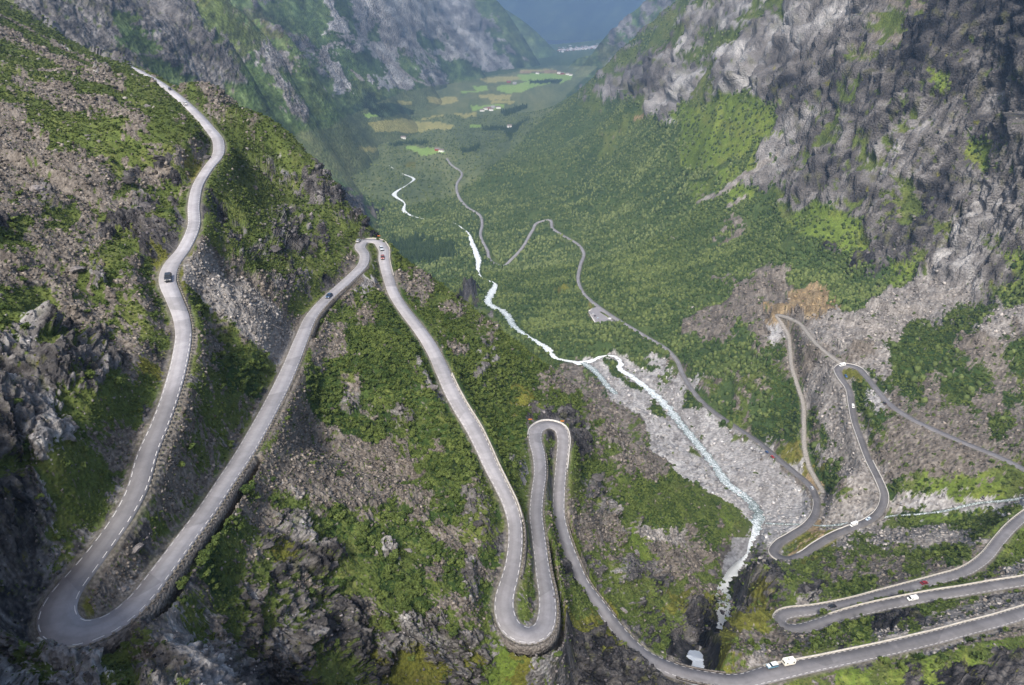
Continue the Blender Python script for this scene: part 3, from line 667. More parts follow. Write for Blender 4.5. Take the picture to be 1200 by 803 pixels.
    rd = look(r_d, X, Y); wd = look(w_d, X, Y); rz = look(r_z, X, Y, 0); wz = look(w_z, X, Y, 0)
    far_drop = .22 + D / 1500.0
    reach = 1.0 + np.clip(D / 400., 0, 2.5)
    if near in (1, 2):
        sharp = look(s_d, X, Y) < 2.0
        wr = 1 - sstep(np.where(sharp, .75, reach), np.where(sharp, 1.5, reach + 5.5), rd)
        ok = np.abs(Z - rz) < 40 + D * .03
        Z = np.where(ok, Z * (1 - wr) + (rz - far_drop) * wr, Z)
        ww = 1 - sstep(0.2, 7.0, wd)
        ok = (np.abs(Z - wz) < 40 + D * .03) & (rd > 1.5) & ((near == 2) | (wd < -99))
        Z = np.where(ok, Z * (1 - ww) + (wz - .5 - D / 2200.) * ww, Z)
        bd = look(br_d, X, Y); Z = np.where(bd < 3.0, np.minimum(Z, look(br_z, X, Y, 0) - 1.6), Z)
        P = np.stack([X, Y, Z], -1)
    N2 = normals(P)
    # ---- colour
    cn = noise3(X / spacing / 2.6, Y / spacing / 2.6, Z / spacing / 2.6)
    cm = noise3(X / spacing / 9 + 3, Y / spacing / 9, Z / spacing / 9)
    cl = noise3(X / spacing / 40 + 3, Y / spacing / 40, Z / spacing / 40)
    cs = noise3(Qx / spacing / 5, Qy / spacing / 5, Qz / spacing / 5)
    cs2 = noise3(Qx / spacing / 18 + 7, Qy / spacing / 18, Qz / spacing / 18)
    col = np.zeros(P.shape, np.float32)
    for ch, (ca_, cb_, cc_, rk) in PAL.items():
        m = cls == CLS.index(ch)
        if not m.any(): continue
        if rk > .5:
            t = (.45 * cs[m] + .35 * cn[m] + .4 * cm[m] + .25 * cl[m])
        elif ch in 'sSwo':
            t = (.85 * cn[m] + .35 * cm[m] + .2 * cl[m])
        else:
            t = (.35 * cn[m] + .4 * cm[m] + .55 * cl[m])
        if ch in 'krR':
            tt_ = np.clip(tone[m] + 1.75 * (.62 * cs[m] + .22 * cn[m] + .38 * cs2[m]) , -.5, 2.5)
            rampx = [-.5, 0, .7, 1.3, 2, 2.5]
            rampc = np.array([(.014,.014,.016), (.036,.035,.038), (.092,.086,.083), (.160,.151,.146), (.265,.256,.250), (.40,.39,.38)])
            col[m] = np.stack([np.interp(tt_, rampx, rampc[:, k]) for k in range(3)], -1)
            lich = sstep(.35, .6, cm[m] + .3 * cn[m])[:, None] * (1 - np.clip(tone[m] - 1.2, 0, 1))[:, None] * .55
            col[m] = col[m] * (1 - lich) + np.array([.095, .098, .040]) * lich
            continue
        hi = np.clip(t * 1.7, 0, 1)[:, None]; lo = np.clip(-t * 1.7, 0, 1)[:, None]
        col[m] = ca_ * (1 - hi - lo) + cb_ * hi + cc_ * lo
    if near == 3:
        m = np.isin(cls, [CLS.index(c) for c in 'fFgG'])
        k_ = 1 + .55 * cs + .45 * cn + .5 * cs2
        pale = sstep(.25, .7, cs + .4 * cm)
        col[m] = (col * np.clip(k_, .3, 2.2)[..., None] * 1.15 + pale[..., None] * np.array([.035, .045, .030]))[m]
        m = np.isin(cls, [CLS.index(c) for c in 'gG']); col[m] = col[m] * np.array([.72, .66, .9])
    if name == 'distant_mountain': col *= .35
    if near in (1, 2):
        # trodden gravel and grit beside the carriageway
        sh = .85 * (1 - sstep(.3, .7 + 1.1 * (1 + cm), rd)) * (rd < 5)
        grit = np.stack([.135 + .06 * cn, .124 + .055 * cn, .105 + .05 * cn], -1)
        col = col * (1 - sh[..., None]) + grit * sh[..., None]
        rockness = np.where(rd < 1.5, .1, rockness)
        if near == 2:
            wetb = (1 - sstep(.3, 2.5, wd + cn * 1.2)) * (wd < 4)
            col = col * (1 - wetb[..., None] * .35)
    GR = dict(P=P, N=N2, cls=cls, u=u, v=v, D=D, rd=rd, wd=wd, A=Af, B=Bf)
    GROUNDS[name] = GR
    # faces
    idx = np.arange(na * nb).reshape(na, nb)
    f = np.stack([idx[:-1, :-1], idx[1:, :-1], idx[1:, 1:], idx[:-1, 1:]], -1).reshape(-1, 4)
    if keep is not None:
        k = keep(P, Af, Bf)
        kk = (k[:-1, :-1] & k[1:, :-1] & k[1:, 1:] & k[:-1, 1:]).ravel()
        f = f[kk]
        used = np.zeros(na * nb, bool); used[f.ravel()] = True
        mp = np.cumsum(used) - 1
        f = mp[f]
    else:
        used = np.ones(na * nb, bool)
    ob = add_mesh(name, P.reshape(-1, 3)[used], f, mat, col.reshape(-1, 3)[used], smooth, {"rock": rockness.ravel()[used]})
    ob["kind"] = "structure"
    return ob

# ------------------------------------------------------------------ materials
def newmat(name, rough=.9, spec=.2):
    m = bpy.data.materials.new(name); m.use_nodes = True
    nt = m.node_tree; b = nt.nodes["Principled BSDF"]
    b.inputs["Roughness"].default_value = rough
    b.inputs["Specular IOR Level"].default_value = spec
    return m, nt, b
def ground_material(name, scale):
    m, nt, b = newmat(name, .92, .15)
    N, Lk = nt.nodes, nt.links
    at = N.new("ShaderNodeAttribute"); at.attribute_name = "Col"
    ar = N.new("ShaderNodeAttribute"); ar.attribute_name = "rock"
    tc = N.new("ShaderNodeTexCoord")
    def noise(sc, det=4, rough=.6):
        n = N.new("ShaderNodeTexNoise"); n.inputs["Scale"].default_value = sc; n.inputs["Detail"].default_value = det
        n.inputs["Roughness"].default_value = rough; Lk.new(tc.outputs["Object"], n.inputs["Vector"]); return n
    n1 = noise(1.1 / scale, 5, .7); n2 = noise(.18 / scale, 4, .6)
    mr = N.new("ShaderNodeMapRange"); mr.inputs[1].default_value = .3; mr.inputs[2].default_value = .7; mr.inputs[3].default_value = .62; mr.inputs[4].default_value = 1.38
    Lk.new(n1.outputs[0], mr.inputs[0])
    mr2 = N.new("ShaderNodeMapRange"); mr2.inputs[1].default_value = .35; mr2.inputs[2].default_value = .65; mr2.inputs[3].default_value = .85; mr2.inputs[4].default_value = 1.15
    Lk.new(n2.outputs[0], mr2.inputs[0])
    mu = N.new("ShaderNodeMath"); mu.operation = 'MULTIPLY'; Lk.new(mr.outputs[0], mu.inputs[0]); Lk.new(mr2.outputs[0], mu.inputs[1])
    vm = N.new("ShaderNodeVectorMath"); vm.operation = 'SCALE'; Lk.new(at.outputs["Color"], vm.inputs[0]); Lk.new(mu.outputs[0], vm.inputs["Scale"])
    Lk.new(vm.outputs[0], b.inputs["Base Color"])
    vo = N.new("ShaderNodeTexVoronoi"); vo.inputs["Scale"].default_value = .9 / scale; Lk.new(tc.outputs["Object"], vo.inputs["Vector"])
    ad = N.new("ShaderNodeMath"); ad.operation = 'ADD'; Lk.new(vo.outputs["Distance"], ad.inputs[0]); Lk.new(n1.outputs[0], ad.inputs[1])
    st = N.new("ShaderNodeMath"); st.operation = 'MULTIPLY_ADD'; st.inputs[1].default_value = .55; st.inputs[2].default_value = .35; Lk.new(ar.outputs["Fac"], st.inputs[0])
    bp = N.new("ShaderNodeBump"); bp.inputs["Distance"].default_value = 1.0 * scale
    Lk.new(ad.outputs[0], bp.inputs["Height"]); Lk.new(st.outputs[0], bp.inputs["Strength"])
    Lk.new(bp.outputs[0], b.inputs["Normal"])
    return m
M_near = ground_material("hillside_ground", 1.0)
M_mid = ground_material("valley_ground", 3.0)
M_far = ground_material("mountain_ground", 10.0)

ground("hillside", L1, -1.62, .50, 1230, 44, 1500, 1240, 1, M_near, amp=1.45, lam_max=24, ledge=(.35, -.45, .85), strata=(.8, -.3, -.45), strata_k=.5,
       keep=lambda P, A, B: (P[..., 2] > -630) & (A < np.interp(P[..., 1], [60, 150, 180, 240, 300, 420, 600, 900], [.37, .37, .38, .385, .40, .45, .46, .46])))
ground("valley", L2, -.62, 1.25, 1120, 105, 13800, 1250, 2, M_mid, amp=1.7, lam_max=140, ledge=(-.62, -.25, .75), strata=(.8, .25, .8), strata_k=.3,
       keep=lambda P, A, B: (A > -.45 + 0 * B) | (P[..., 1] > 1200))
ground("rocky_mountain", L3A, -1.15, -.12, 620, 1150, 3400, 420, 3, M_far, amp=.6, lam_max=160, ledge=(.75, -.2, .45), strata=(.55, .25, -.9), strata_k=.25, keep=lambda P, A, B: P[..., 2] > -640)
ground("valley_side", L3B, -.95, .06, 560, 2100, 10800, 420, 3, M_far, amp=.5, lam_max=260, ledge=(.75, -.2, .45), strata=(.6, .1, -.8), strata_k=.22, keep=lambda P, A, B: P[..., 2] > -640)
ground("wooded_spur", L4, -.25, .2, 200, 8500, 13500, 160, 3, M_far, amp=.9, lam_max=500, keep=lambda P, A, B: P[..., 2] > -640)
ground("rocky_spur", L5, .03, .4, 260, 5300, 8500, 220, 3, M_far, amp=.5, lam_max=260, strata=(.3, .1, -.9), keep=lambda P, A, B: P[..., 2] > -640)
ground("distant_mountain", L6, -.5, .5, 300, 13600, 21500, 160, 3, M_far, amp=.5, lam_max=300, keep=lambda P, A, B: P[..., 2] > -640)
# ------------------------------------------------------------------ road surface
def ribbon(line, off_l, off_r, dz, closed=False):
    P = line[:, :3]; t = np.gradient(P[:, :2], axis=0); t /= np.linalg.norm(t, axis=1)[:, None] + 1e-9
    nrm = np.column_stack([-t[:, 1], t[:, 0]])      # left of the direction of travel
    hw = line[:, 3]
    Lp = P[:, :2] + nrm * (hw + off_l)[:, None]; Rp = P[:, :2] - nrm * (hw + off_r)[:, None]
    return np.column_stack([Lp, P[:, 2] + dz]), np.column_stack([Rp, P[:, 2] + dz]), nrm, t
def road_mesh(name, line, mat, rise):
    Lp, Rp, nrm, t = ribbon(line, 0, 0, 0)
    D = line[:, 1] * CP - line[:, 2] * SP
    up = rise + D / 4000.
    Lp[:, 2] += up; Rp[:, 2] += up
    n = len(Lp)
    C_ = (Lp + Rp) / 2; C_[:, 2] += .06
    Ls = Lp.copy(); Rs = Rp.copy(); drop = 1.0 + D / 500.
    Ls[:, 2] -= drop; Rs[:, 2] -= drop
    V = np.concatenate([Ls, Lp, C_, Rp, Rs]); F = []
    i = np.arange(n - 1)
    for k in range(4):
        F.append(np.column_stack([k*n+i, (k+1)*n+i, (k+1)*n+i+1, k*n+i+1]))
    s = np.concatenate([[0], np.cumsum(np.linalg.norm(np.diff(line[:, :2], axis=0), axis=1))])
    side = np.repeat([1., 1., 0., 1., 1.], n); kn = np.tile(line[:, 4], 5)
    ob = add_mesh(name, V, np.concatenate(F), mat, None, False, {"side": side, "knot": kn, "run": np.tile(s, 5)})
    return ob
def asphalt():
    m, nt, b = newmat("asphalt", .75, .3)
    N, Lk = nt.nodes, nt.links
    kn = N.new("ShaderNodeAttribute"); kn.attribute_name = "knot"
    sd = N.new("ShaderNodeAttribute"); sd.attribute_name = "side"
    tc = N.new("ShaderNodeTexCoord")
    cr = N.new("ShaderNodeValToRGB"); cr.color_ramp.interpolation = 'LINEAR'
    e = cr.color_ramp.elements
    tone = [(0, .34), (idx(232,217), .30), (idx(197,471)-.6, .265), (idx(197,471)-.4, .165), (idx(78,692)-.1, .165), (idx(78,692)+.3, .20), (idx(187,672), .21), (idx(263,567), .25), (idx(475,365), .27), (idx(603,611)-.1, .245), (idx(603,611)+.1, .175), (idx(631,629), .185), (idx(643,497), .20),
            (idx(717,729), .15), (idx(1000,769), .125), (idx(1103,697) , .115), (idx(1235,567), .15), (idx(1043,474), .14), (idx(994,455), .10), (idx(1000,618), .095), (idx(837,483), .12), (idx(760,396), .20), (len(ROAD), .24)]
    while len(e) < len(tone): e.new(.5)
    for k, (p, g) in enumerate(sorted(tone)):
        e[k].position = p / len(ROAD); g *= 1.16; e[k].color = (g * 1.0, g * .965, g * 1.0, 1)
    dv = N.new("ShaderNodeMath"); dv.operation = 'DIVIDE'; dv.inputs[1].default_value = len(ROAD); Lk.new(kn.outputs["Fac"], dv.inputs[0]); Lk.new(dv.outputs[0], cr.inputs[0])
    n1 = N.new("ShaderNodeTexNoise"); n1.inputs["Scale"].default_value = .35; n1.inputs["Detail"].default_value = 6; n1.inputs["Roughness"].default_value = .7; Lk.new(tc.outputs["Object"], n1.inputs["Vector"])
    mr = N.new("ShaderNodeMapRange"); mr.inputs[1].default_value = .3; mr.inputs[2].default_value = .7; mr.inputs[3].default_value = .84; mr.inputs[4].default_value = 1.14; Lk.new(n1.outputs[0], mr.inputs[0])
    # wheel tracks polished darker: two bands where side is near .45
    d1 = N.new("ShaderNodeMath"); d1.operation = 'SUBTRACT'; d1.inputs[1].default_value = .42; Lk.new(sd.outputs["Fac"], d1.inputs[0])
    d2 = N.new("ShaderNodeMath"); d2.operation = 'ABSOLUTE'; Lk.new(d1.outputs[0], d2.inputs[0])
    m2 = N.new("ShaderNodeMapRange"); m2.inputs[1].default_value = .0; m2.inputs[2].default_value = .22; m2.inputs[3].default_value = .90; m2.inputs[4].default_value = 1.0; Lk.new(d2.outputs[0], m2.inputs[0])
    m0 = N.new("ShaderNodeMath"); m0.operation = 'MULTIPLY'; Lk.new(mr.outputs[0], m0.inputs[0]); Lk.new(m2.outputs[0], m0.inputs[1])
    # repair patches laid across the lane and long tar seams
    vo = N.new("ShaderNodeTexVoronoi"); vo.inputs["Scale"].default_value = .075; Lk.new(tc.outputs["Object"], vo.inputs["Vector"])
    sx = N.new("ShaderNodeSeparateColor"); Lk.new(vo.outputs["Color"], sx.inputs[0])
    m3 = N.new("ShaderNodeMapRange"); m3.inputs[1].default_value = .0; m3.inputs[2].default_value = 1.; m3.inputs[3].default_value = .84; m3.inputs[4].default_value = 1.12; Lk.new(sx.outputs[0], m3.inputs[0])
    ve = N.new("ShaderNodeTexVoronoi"); ve.feature = 'DISTANCE_TO_EDGE'; ve.inputs["Scale"].default_value = .16; Lk.new(tc.outputs["Object"], ve.inputs["Vector"])
    m4 = N.new("ShaderNodeMapRange"); m4.inputs[1].default_value = .0; m4.inputs[2].default_value = .02; m4.inputs[3].default_value = .95; m4.inputs[4].default_value = 1.0; Lk.new(ve.outputs["Distance"], m4.inputs[0])
    # gravelly, paler verge of the carriageway
    m5 = N.new("ShaderNodeMapRange"); m5.inputs[1].default_value = .86; m5.inputs[2].default_value = 1.0; m5.inputs[3].default_value = 1.0; m5.inputs[4].default_value = 1.16; Lk.new(sd.outputs["Fac"], m5.inputs[0])
    ma = N.new("ShaderNodeMath"); ma.operation = 'MULTIPLY'; Lk.new(m3.outputs[0], ma.inputs[0]); Lk.new(m4.outputs[0], ma.inputs[1])
    mb = N.new("ShaderNodeMath"); mb.operation = 'MULTIPLY'; Lk.new(ma.outputs[0], mb.inputs[0]); Lk.new(m5.outputs[0], mb.inputs[1])
    mu = N.new("ShaderNodeMath"); mu.operation = 'MULTIPLY'; Lk.new(m0.outputs[0], mu.inputs[0]); Lk.new(mb.outputs[0], mu.inputs[1])
    vm = N.new("ShaderNodeVectorMath"); vm.operation = 'SCALE'; Lk.new(cr.outputs[0], vm.inputs[0]); Lk.new(mu.outputs[0], vm.inputs["Scale"])
    Lk.new(vm.outputs[0], b.inputs["Base Color"])
    return m
def idx(u, v): return knot_index(u, v)
M_asphalt = asphalt()
def flat(name, c, rough=.8, spec=.2, metal=0, nz=0, nscale=3.):
    m, nt, b = newmat(name, rough, spec)
    b.inputs["Metallic"].default_value = metal
    b.inputs["Base Color"].default_value = (*c, 1)
    if nz:
        N, Lk = nt.nodes, nt.links
        tc = N.new("ShaderNodeTexCoord"); n = N.new("ShaderNodeTexNoise"); n.inputs["Scale"].default_value = nscale; n.inputs["Detail"].default_value = 5
        Lk.new(tc.outputs["Object"], n.inputs["Vector"])
        cr = N.new("ShaderNodeMapRange"); cr.inputs[1].default_value = .3; cr.inputs[2].default_value = .7; cr.inputs[3].default_value = 1 - nz; cr.inputs[4].default_value = 1 + nz
        Lk.new(n.outputs[0], cr.inputs[0])
        vm = N.new("ShaderNodeVectorMath"); vm.operation = 'SCALE'; vm.inputs[0].default_value = c; Lk.new(cr.outputs[0], vm.inputs["Scale"])
        Lk.new(vm.outputs[0], b.inputs["Base Color"])
    return m
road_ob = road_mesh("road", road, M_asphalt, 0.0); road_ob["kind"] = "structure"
track_ob = road_mesh("gravel_track", track, flat("track_gravel", (.27, .25, .225), .95, .1, 0, .25, .6), 0.0); track_ob["kind"] = "structure"
# ------------------------------------------------------------------ tagging
def tag(o, label=None, cat=None, group=None, kind=None):
    if label: o["label"] = label
    if cat: o["category"] = cat
    if group: o["group"] = group
    if kind: o["kind"] = kind
    return o
def empty(name, loc, rz=0, rx=0, ry=0):
    o = bpy.data.objects.new(name, None); COL.objects.link(o)
    o.location = loc; o.rotation_euler = (rx, ry, rz); o.empty_display_size = .5
    return o
random.seed(5)

# white edge dashes are paint on the road
def dashes(k0, k1, side, on=1.7, off=1.2, width=.135, inset=.32):
    ln, n, t = offset_line(k0, k1, side, -inset)
    s = np.concatenate([[0], np.cumsum(np.linalg.norm(np.diff(ln[:, :2], axis=0), axis=1))])
    V, F = [], []
    x = 0.3
    while x < s[-1] - on:
        L = on * random.uniform(.85, 1.1)
        q = [np.array([np.interp(x + L * f, s, ln[:, k]) for k in range(3)]) for f in (0, .5, 1)]
        nn = [np.array([np.interp(x + L * f, s, n[:, k]) for k in range(2)]) for f in (0, .5, 1)]
        D = q[0][1] * CP - q[0][2] * SP
        w = width / 2
        b = len(V)
        for a, c in zip(q, nn):
            zz = a[2] + D / 4000. + .035 + D / 9000.
            V.append((a[0] + c[0] * w, a[1] + c[1] * w, zz)); V.append((a[0] - c[0] * w, a[1] - c[1] * w, zz))
        F += [(b, b + 1, b + 3, b + 2), (b + 2, b + 3, b + 5, b + 4)]
        x += on + off
    return V, F
V, F = [], []
for k0, k1 in [(idx(215,391), idx(429,282)), (idx(520,438), idx(631,501)), (idx(655,501), idx(1240,583)), (idx(245,150), idx(214,293))]:
    for sd_ in (1, -1):
        v_, f_ = dashes(k0, k1, sd_)
        F += [tuple(i + len(V) for i in q) for q in f_]; V += v_
M_paint = flat("road_paint", (.62, .60, .58), .6, .3, 0, .15, 2)
add_mesh("edge_line", V, F, M_paint, parent=road_ob)

# ------------------------------------------------------------------ walls beside the road
def wall_mesh(k0, k1, side, off, h0, h1, thick, batter=0.0, dz=.0, wob=.05, step=1):
    ln, n, t = offset_line(k0, k1, side, off)
    ln = ln[::step]; n = n[::step]
    rr = np.random.default_rng(int(k0 * 7 + 3))
    top = ln[:, 2] + h1 + dz + rr.normal(size=len(ln)) * wob; bot = ln[:, 2] - h0
    i = ln[:, :2]; o = ln[:, :2] + n * thick; ob_ = ln[:, :2] + n * (thick + batter)
    N_v = len(ln)
    V = np.concatenate([np.column_stack([i, bot]), np.column_stack([i, top]), np.column_stack([o, top]), np.column_stack([ob_, bot])])
    j = np.arange(N_v - 1); F = []
    for k in range(4):
        k2 = (k + 1) % 4
        F.append(np.column_stack([k * N_v + j, k2 * N_v + j, k2 * N_v + j + 1, k * N_v + j + 1]))
    F = np.concatenate(F)
    caps = np.array([[0, N_v, 2 * N_v, 3 * N_v], [N_v - 1, 4 * N_v - 1, 3 * N_v - 1, 2 * N_v - 1]])
    return V, np.concatenate([F, caps])
def masonry():
    m, nt, b = newmat("dry_stone_masonry", .95, .1)
    N, Lk = nt.nodes, nt.links
    tc = N.new("ShaderNodeTexCoord"); vo = N.new("ShaderNodeTexVoronoi"); vo.inputs["Scale"].default_value = 1.7; Lk.new(tc.outputs["Object"], vo.inputs["Vector"])
    cr = N.new("ShaderNodeValToRGB"); e = cr.color_ramp.elements
    e[0].position = .0; e[0].color = (.075, .066, .06, 1); e[1].position = 1; e[1].color = (.21, .19, .17, 1)
    sx = N.new("ShaderNodeSeparateColor"); Lk.new(vo.outputs["Color"], sx.inputs[0]); Lk.new(sx.outputs[0], cr.inputs[0]); Lk.new(cr.outputs[0], b.inputs["Base Color"])
    bp = N.new("ShaderNodeBump"); bp.inputs["Distance"].default_value = .35; bp.inputs["Strength"].default_value = .9; bp.invert = True
    Lk.new(vo.outputs["Distance"], bp.inputs["Height"]); Lk.new(bp.outputs[0], b.inputs["Normal"])
    return m
M_mason = masonry()
M_conc = flat("weathered_concrete", (.40, .375, .33), .9, .15, 0, .22, .7)
M_concw = flat("pale_concrete", (.48, .46, .43), .9, .15, 0, .18, .7)
RLAB = {"lower": "long dry stone retaining wall under the outer edge of the big left hairpin", "upper": "dry stone retaining wall below the topmost left road stretch",
        "middle": "low stone wall under the road just below the small upper hairpin", "hairpin": "stone wall holding the outer edge of the lower central hairpin",
        "third": "stone footing wall under the road descending to the central hairpin", "fifth": "stone wall under the road running down to the bridge"}
for nm, k0, k1, sd_, h in RETAIN:
    V, F = wall_mesh(k0, k1, sd_, .55, h, -.12, .45, .5, wob=.04)
    tag(add_mesh("retaining_wall", V, F, M_mason), RLAB[nm], "wall", "stone retaining walls")
PAR = [(idx(893,790) if False else idx(900,790), idx(1203,603) if False else idx(1250,703), 1, .75, "beige concrete parapet above the lowest road from the caravan to the right edge"),
       (idx(1250,670), idx(972,726), -1, .75, "beige concrete parapet on the far side of the road with the white van"),
       (idx(932,738), idx(1240,583), 1, .8, "beige concrete parapet round the hairpin with the black car and up past the red car"),
       (idx(1014,440), idx(967,632) if False else idx(937,652), -1, .8, "pale parapet from the camper hairpin down to the brook crossing"),
       (idx(1018,539), idx(1033,596), 1, .8, "short pale parapet on the right of the road above the brook"),
       (idx(937,652), idx(957,586), 1, .8, "pale parapet round the lowest hairpin beside the river gravel"),
       (idx(627,513), idx(657,553), 1, .8, "pale parapet round the top of the narrow central hairpin"),
       (idx(429,282), idx(455,325), 1, .6, "low parapet round the small upper hairpin"),
       (idx(520,438), idx(603,611), 1, .7, "long low parapet along the descending middle road"),
       (idx(68,733), idx(104,741), -1, .35, "low kerb wall at the bottom of the big left hairpin"),]
for k0, k1, sd_, h, lab in PAR:
    V, F = wall_mesh(k0, k1, sd_, .12, .9, h, .42, 0, wob=.015)
    tag(add_mesh("road_parapet", V, F, M_concw if "pale" in lab else M_conc), lab, "wall", "parapets along the road")

# ------------------------------------------------------------------ rough block meshes shared by guard stones and boulders
def rock_mesh(name, seed, sub=2, flat_=.7, rough=.35, mat=None):
    bm = bmesh.new()
    bmesh.ops.create_icosphere(bm, subdivisions=sub, radius=.5)
    rr = random.Random(seed)
    planes = [(Vector((rr.gauss(0, 1), rr.gauss(0, 1), rr.gauss(0, 1))).normalized(), rr.uniform(.26, .42)) for _ in range(9)]
    for v in bm.verts:
        for n, d in planes:
            q = v.co.dot(n)
            if q > d: v.co -= n * (q - d)
        v.co *= 1 + rr.uniform(-rough, rough) * .12
        v.co.z *= flat_
    me = bpy.data.meshes.new(name); bm.to_mesh(me); bm.free()
    me.materials.append(mat)
    return me
def stone_mat(name, c, spread=.35):
    m, nt, b = newmat(name, .93, .15)
    N, Lk = nt.nodes, nt.links
    oi = N.new("ShaderNodeObjectInfo"); tc = N.new("ShaderNodeTexCoord"); n = N.new("ShaderNodeTexNoise"); n.inputs["Scale"].default_value = 3; n.inputs["Detail"].default_value = 6
    Lk.new(tc.outputs["Object"], n.inputs["Vector"])
    a = N.new("ShaderNodeMapRange"); a.inputs[3].default_value = 1 - spread; a.inputs[4].default_value = 1 + spread; Lk.new(oi.outputs["Random"], a.inputs[0])
    c2 = N.new("ShaderNodeMapRange"); c2.inputs[1].default_value = .3; c2.inputs[2].default_value = .7; c2.inputs[3].default_value = .6; c2.inputs[4].default_value = 1.35; Lk.new(n.outputs[0], c2.inputs[0])
    mu = N.new("ShaderNodeMath"); mu.operation = 'MULTIPLY'; Lk.new(a.outputs[0], mu.inputs[0]); Lk.new(c2.outputs[0], mu.inputs[1])
    vm = N.new("ShaderNodeVectorMath"); vm.operation = 'SCALE'; vm.inputs[0].default_value = c; Lk.new(mu.outputs[0], vm.inputs["Scale"]); Lk.new(vm.outputs[0], b.inputs["Base Color"])
    bp = N.new("ShaderNodeBump"); bp.inputs["Distance"].default_value = .2; bp.inputs["Strength"].default_value = .6; Lk.new(n.outputs[0], bp.inputs["Height"]); Lk.new(bp.outputs[0], b.inputs["Normal"])
    return m
M_guard = stone_mat("guard_stone_rock", (.20, .18, .155), .3)
M_boulder = stone_mat("boulder_rock", (.165, .15, .145), .4)
guard_meshes = [rock_mesh("guard_stone", 40 + i, 1, 1.0, .4, M_guard) for i in range(4)]
spots = []
for k0, k1, sd_, off, lab in [(idx(97,669), idx(104,741), 0, 0, ""), (idx(84,743), idx(400,335), -1, .55, "guard stone edging the road up from the big left hairpin,"),
        (idx(201,310), idx(160,573), 1, .55, "guard stone edging the topmost left road,"),
        (idx(603,611), idx(597,679), 1, .5, "guard stone on the road dropping into the central hairpin,"),
        (idx(602,739), idx(631,531), -1, .5, "guard stone on the middle leg of the central hairpins,"),
        (idx(657,553), idx(754,768), 1, .5, "guard stone edging the road down to the bridge,")]:
    if sd_ == 0: continue
    ln, n, t = offset_line(k0, k1, sd_, off)
    s = np.concatenate([[0], np.cumsum(np.linalg.norm(np.diff(ln[:, :2], axis=0), axis=1))])
    for x in np.arange(.5, s[-1], 1.75):
        far_ = ("at the first stretch" if x < s[-1] / 3 else ("at the middle stretch" if x < s[-1] * 2 / 3 else "at the last stretch"))
        p = [float(np.interp(x, s, ln[:, k])) for k in range(3)]
        spots.append((p, math.atan2(float(np.interp(x, s, t[:, 1])), float(np.interp(x, s, t[:, 0]))), lab + " " + far_))
spots.sort(key=lambda q: q[0][1] * CP - q[0][2] * SP)
protos = []
for i, (p, az, lab) in enumerate(spots[:290]):
    o = bpy.data.objects.new("guard_stone", guard_meshes[i % 4]); COL.objects.link(o)
    sc = random.uniform(.85, 1.15)
    o.location = (p[0], p[1], p[2] + .22); o.rotation_euler = (random.uniform(-.1, .1), random.uniform(-.1, .1), az + random.uniform(-.15, .15))
    o.scale = (.95 * sc, .6 * sc, .85 * sc)
    tag(o, lab, "stone", lab.replace("guard stone", "guard stones"))
def merge_instances(name, meshes, items, mat, label, cat, use_col=True):
    """items: (mesh index, x, y, z, sx, sy, sz, rz, r, g, b) -> one object of fixed-size polygons"""
    it = np.array(items, np.float32)
    Vs, Fs, Cs = [], [], []
    base = 0
    for k, (mv, mf) in enumerate(meshes):
        q = it[it[:, 0] == k]
        if not len(q): continue
        c, s = np.cos(q[:, 7]), np.sin(q[:, 7])
        x = mv[None, :, 0] * q[:, 4, None]; y = mv[None, :, 1] * q[:, 5, None]; z = mv[None, :, 2] * q[:, 6, None]
        X = x * c[:, None] - y * s[:, None] + q[:, 1, None]; Y = x * s[:, None] + y * c[:, None] + q[:, 2, None]; Z = z + q[:, 3, None]
        Vs.append(np.stack([X, Y, Z], -1).reshape(-1, 3))
        n = len(mv)
        Fs.append((mf[None] + (np.arange(len(q)) * n)[:, None, None] + base).reshape(-1, mf.shape[1]))
        Cs.append(np.repeat(q[:, 8:11], n, 0)); base += n * len(q)
    ob = add_mesh(name, np.concatenate(Vs), np.concatenate(Fs), mat, np.concatenate(Cs))
    return tag(ob, label, cat, None, "stuff")
def mesh_arrays(me, n=3):
    v = np.empty(len(me.vertices) * 3, np.float32); me.vertices.foreach_get("co", v)
    f = np.array([list(p.vertices) for p in me.polygons], np.int32)
    return v.reshape(-1, 3), f
def col_mat(name, rough=.9, spec=.1, trans=0, nz=.25, sc=2.0, objrand=False):
    m, nt, b = newmat(name, rough, spec)
    N, Lk = nt.nodes, nt.links
    if objrand:
        oi = N.new("ShaderNodeObjectInfo")
        cr = N.new("ShaderNodeValToRGB"); e = cr.color_ramp.elements
        e[0].color = (.034, .058, .014, 1); e[1].color = (.108, .142, .038, 1); Lk.new(oi.outputs["Random"], cr.inputs[0]); src = cr.outputs[0]
    else:
        at = N.new("ShaderNodeAttribute"); at.attribute_name = "Col"; src = at.outputs["Color"]
    tc = N.new("ShaderNodeTexCoord"); n = N.new("ShaderNodeTexNoise"); n.inputs["Scale"].default_value = sc; n.inputs["Detail"].default_value = 3; Lk.new(tc.outputs["Object"], n.inputs["Vector"])
    mr = N.new("ShaderNodeMapRange"); mr.inputs[1].default_value = .3; mr.inputs[2].default_value = .7; mr.inputs[3].default_value = 1 - nz; mr.inputs[4].default_value = 1 + nz; Lk.new(n.outputs[0], mr.inputs[0])
    vm = N.new("ShaderNodeVectorMath"); vm.operation = 'SCALE'; Lk.new(src, vm.inputs[0]); Lk.new(mr.outputs[0], vm.inputs["Scale"]); Lk.new(vm.outputs[0], b.inputs["Base Color"])
    return m
gs = [mesh_arrays(m) for m in guard_meshes]
items = []
for i, (p, az, lab) in enumerate(spots[290:]):
    g = random.uniform(.8, 1.2)
    items.append((i % 4, p[0], p[1], p[2] + .22, .95, .6, .85, az, .20 * g, .18 * g, .155 * g))
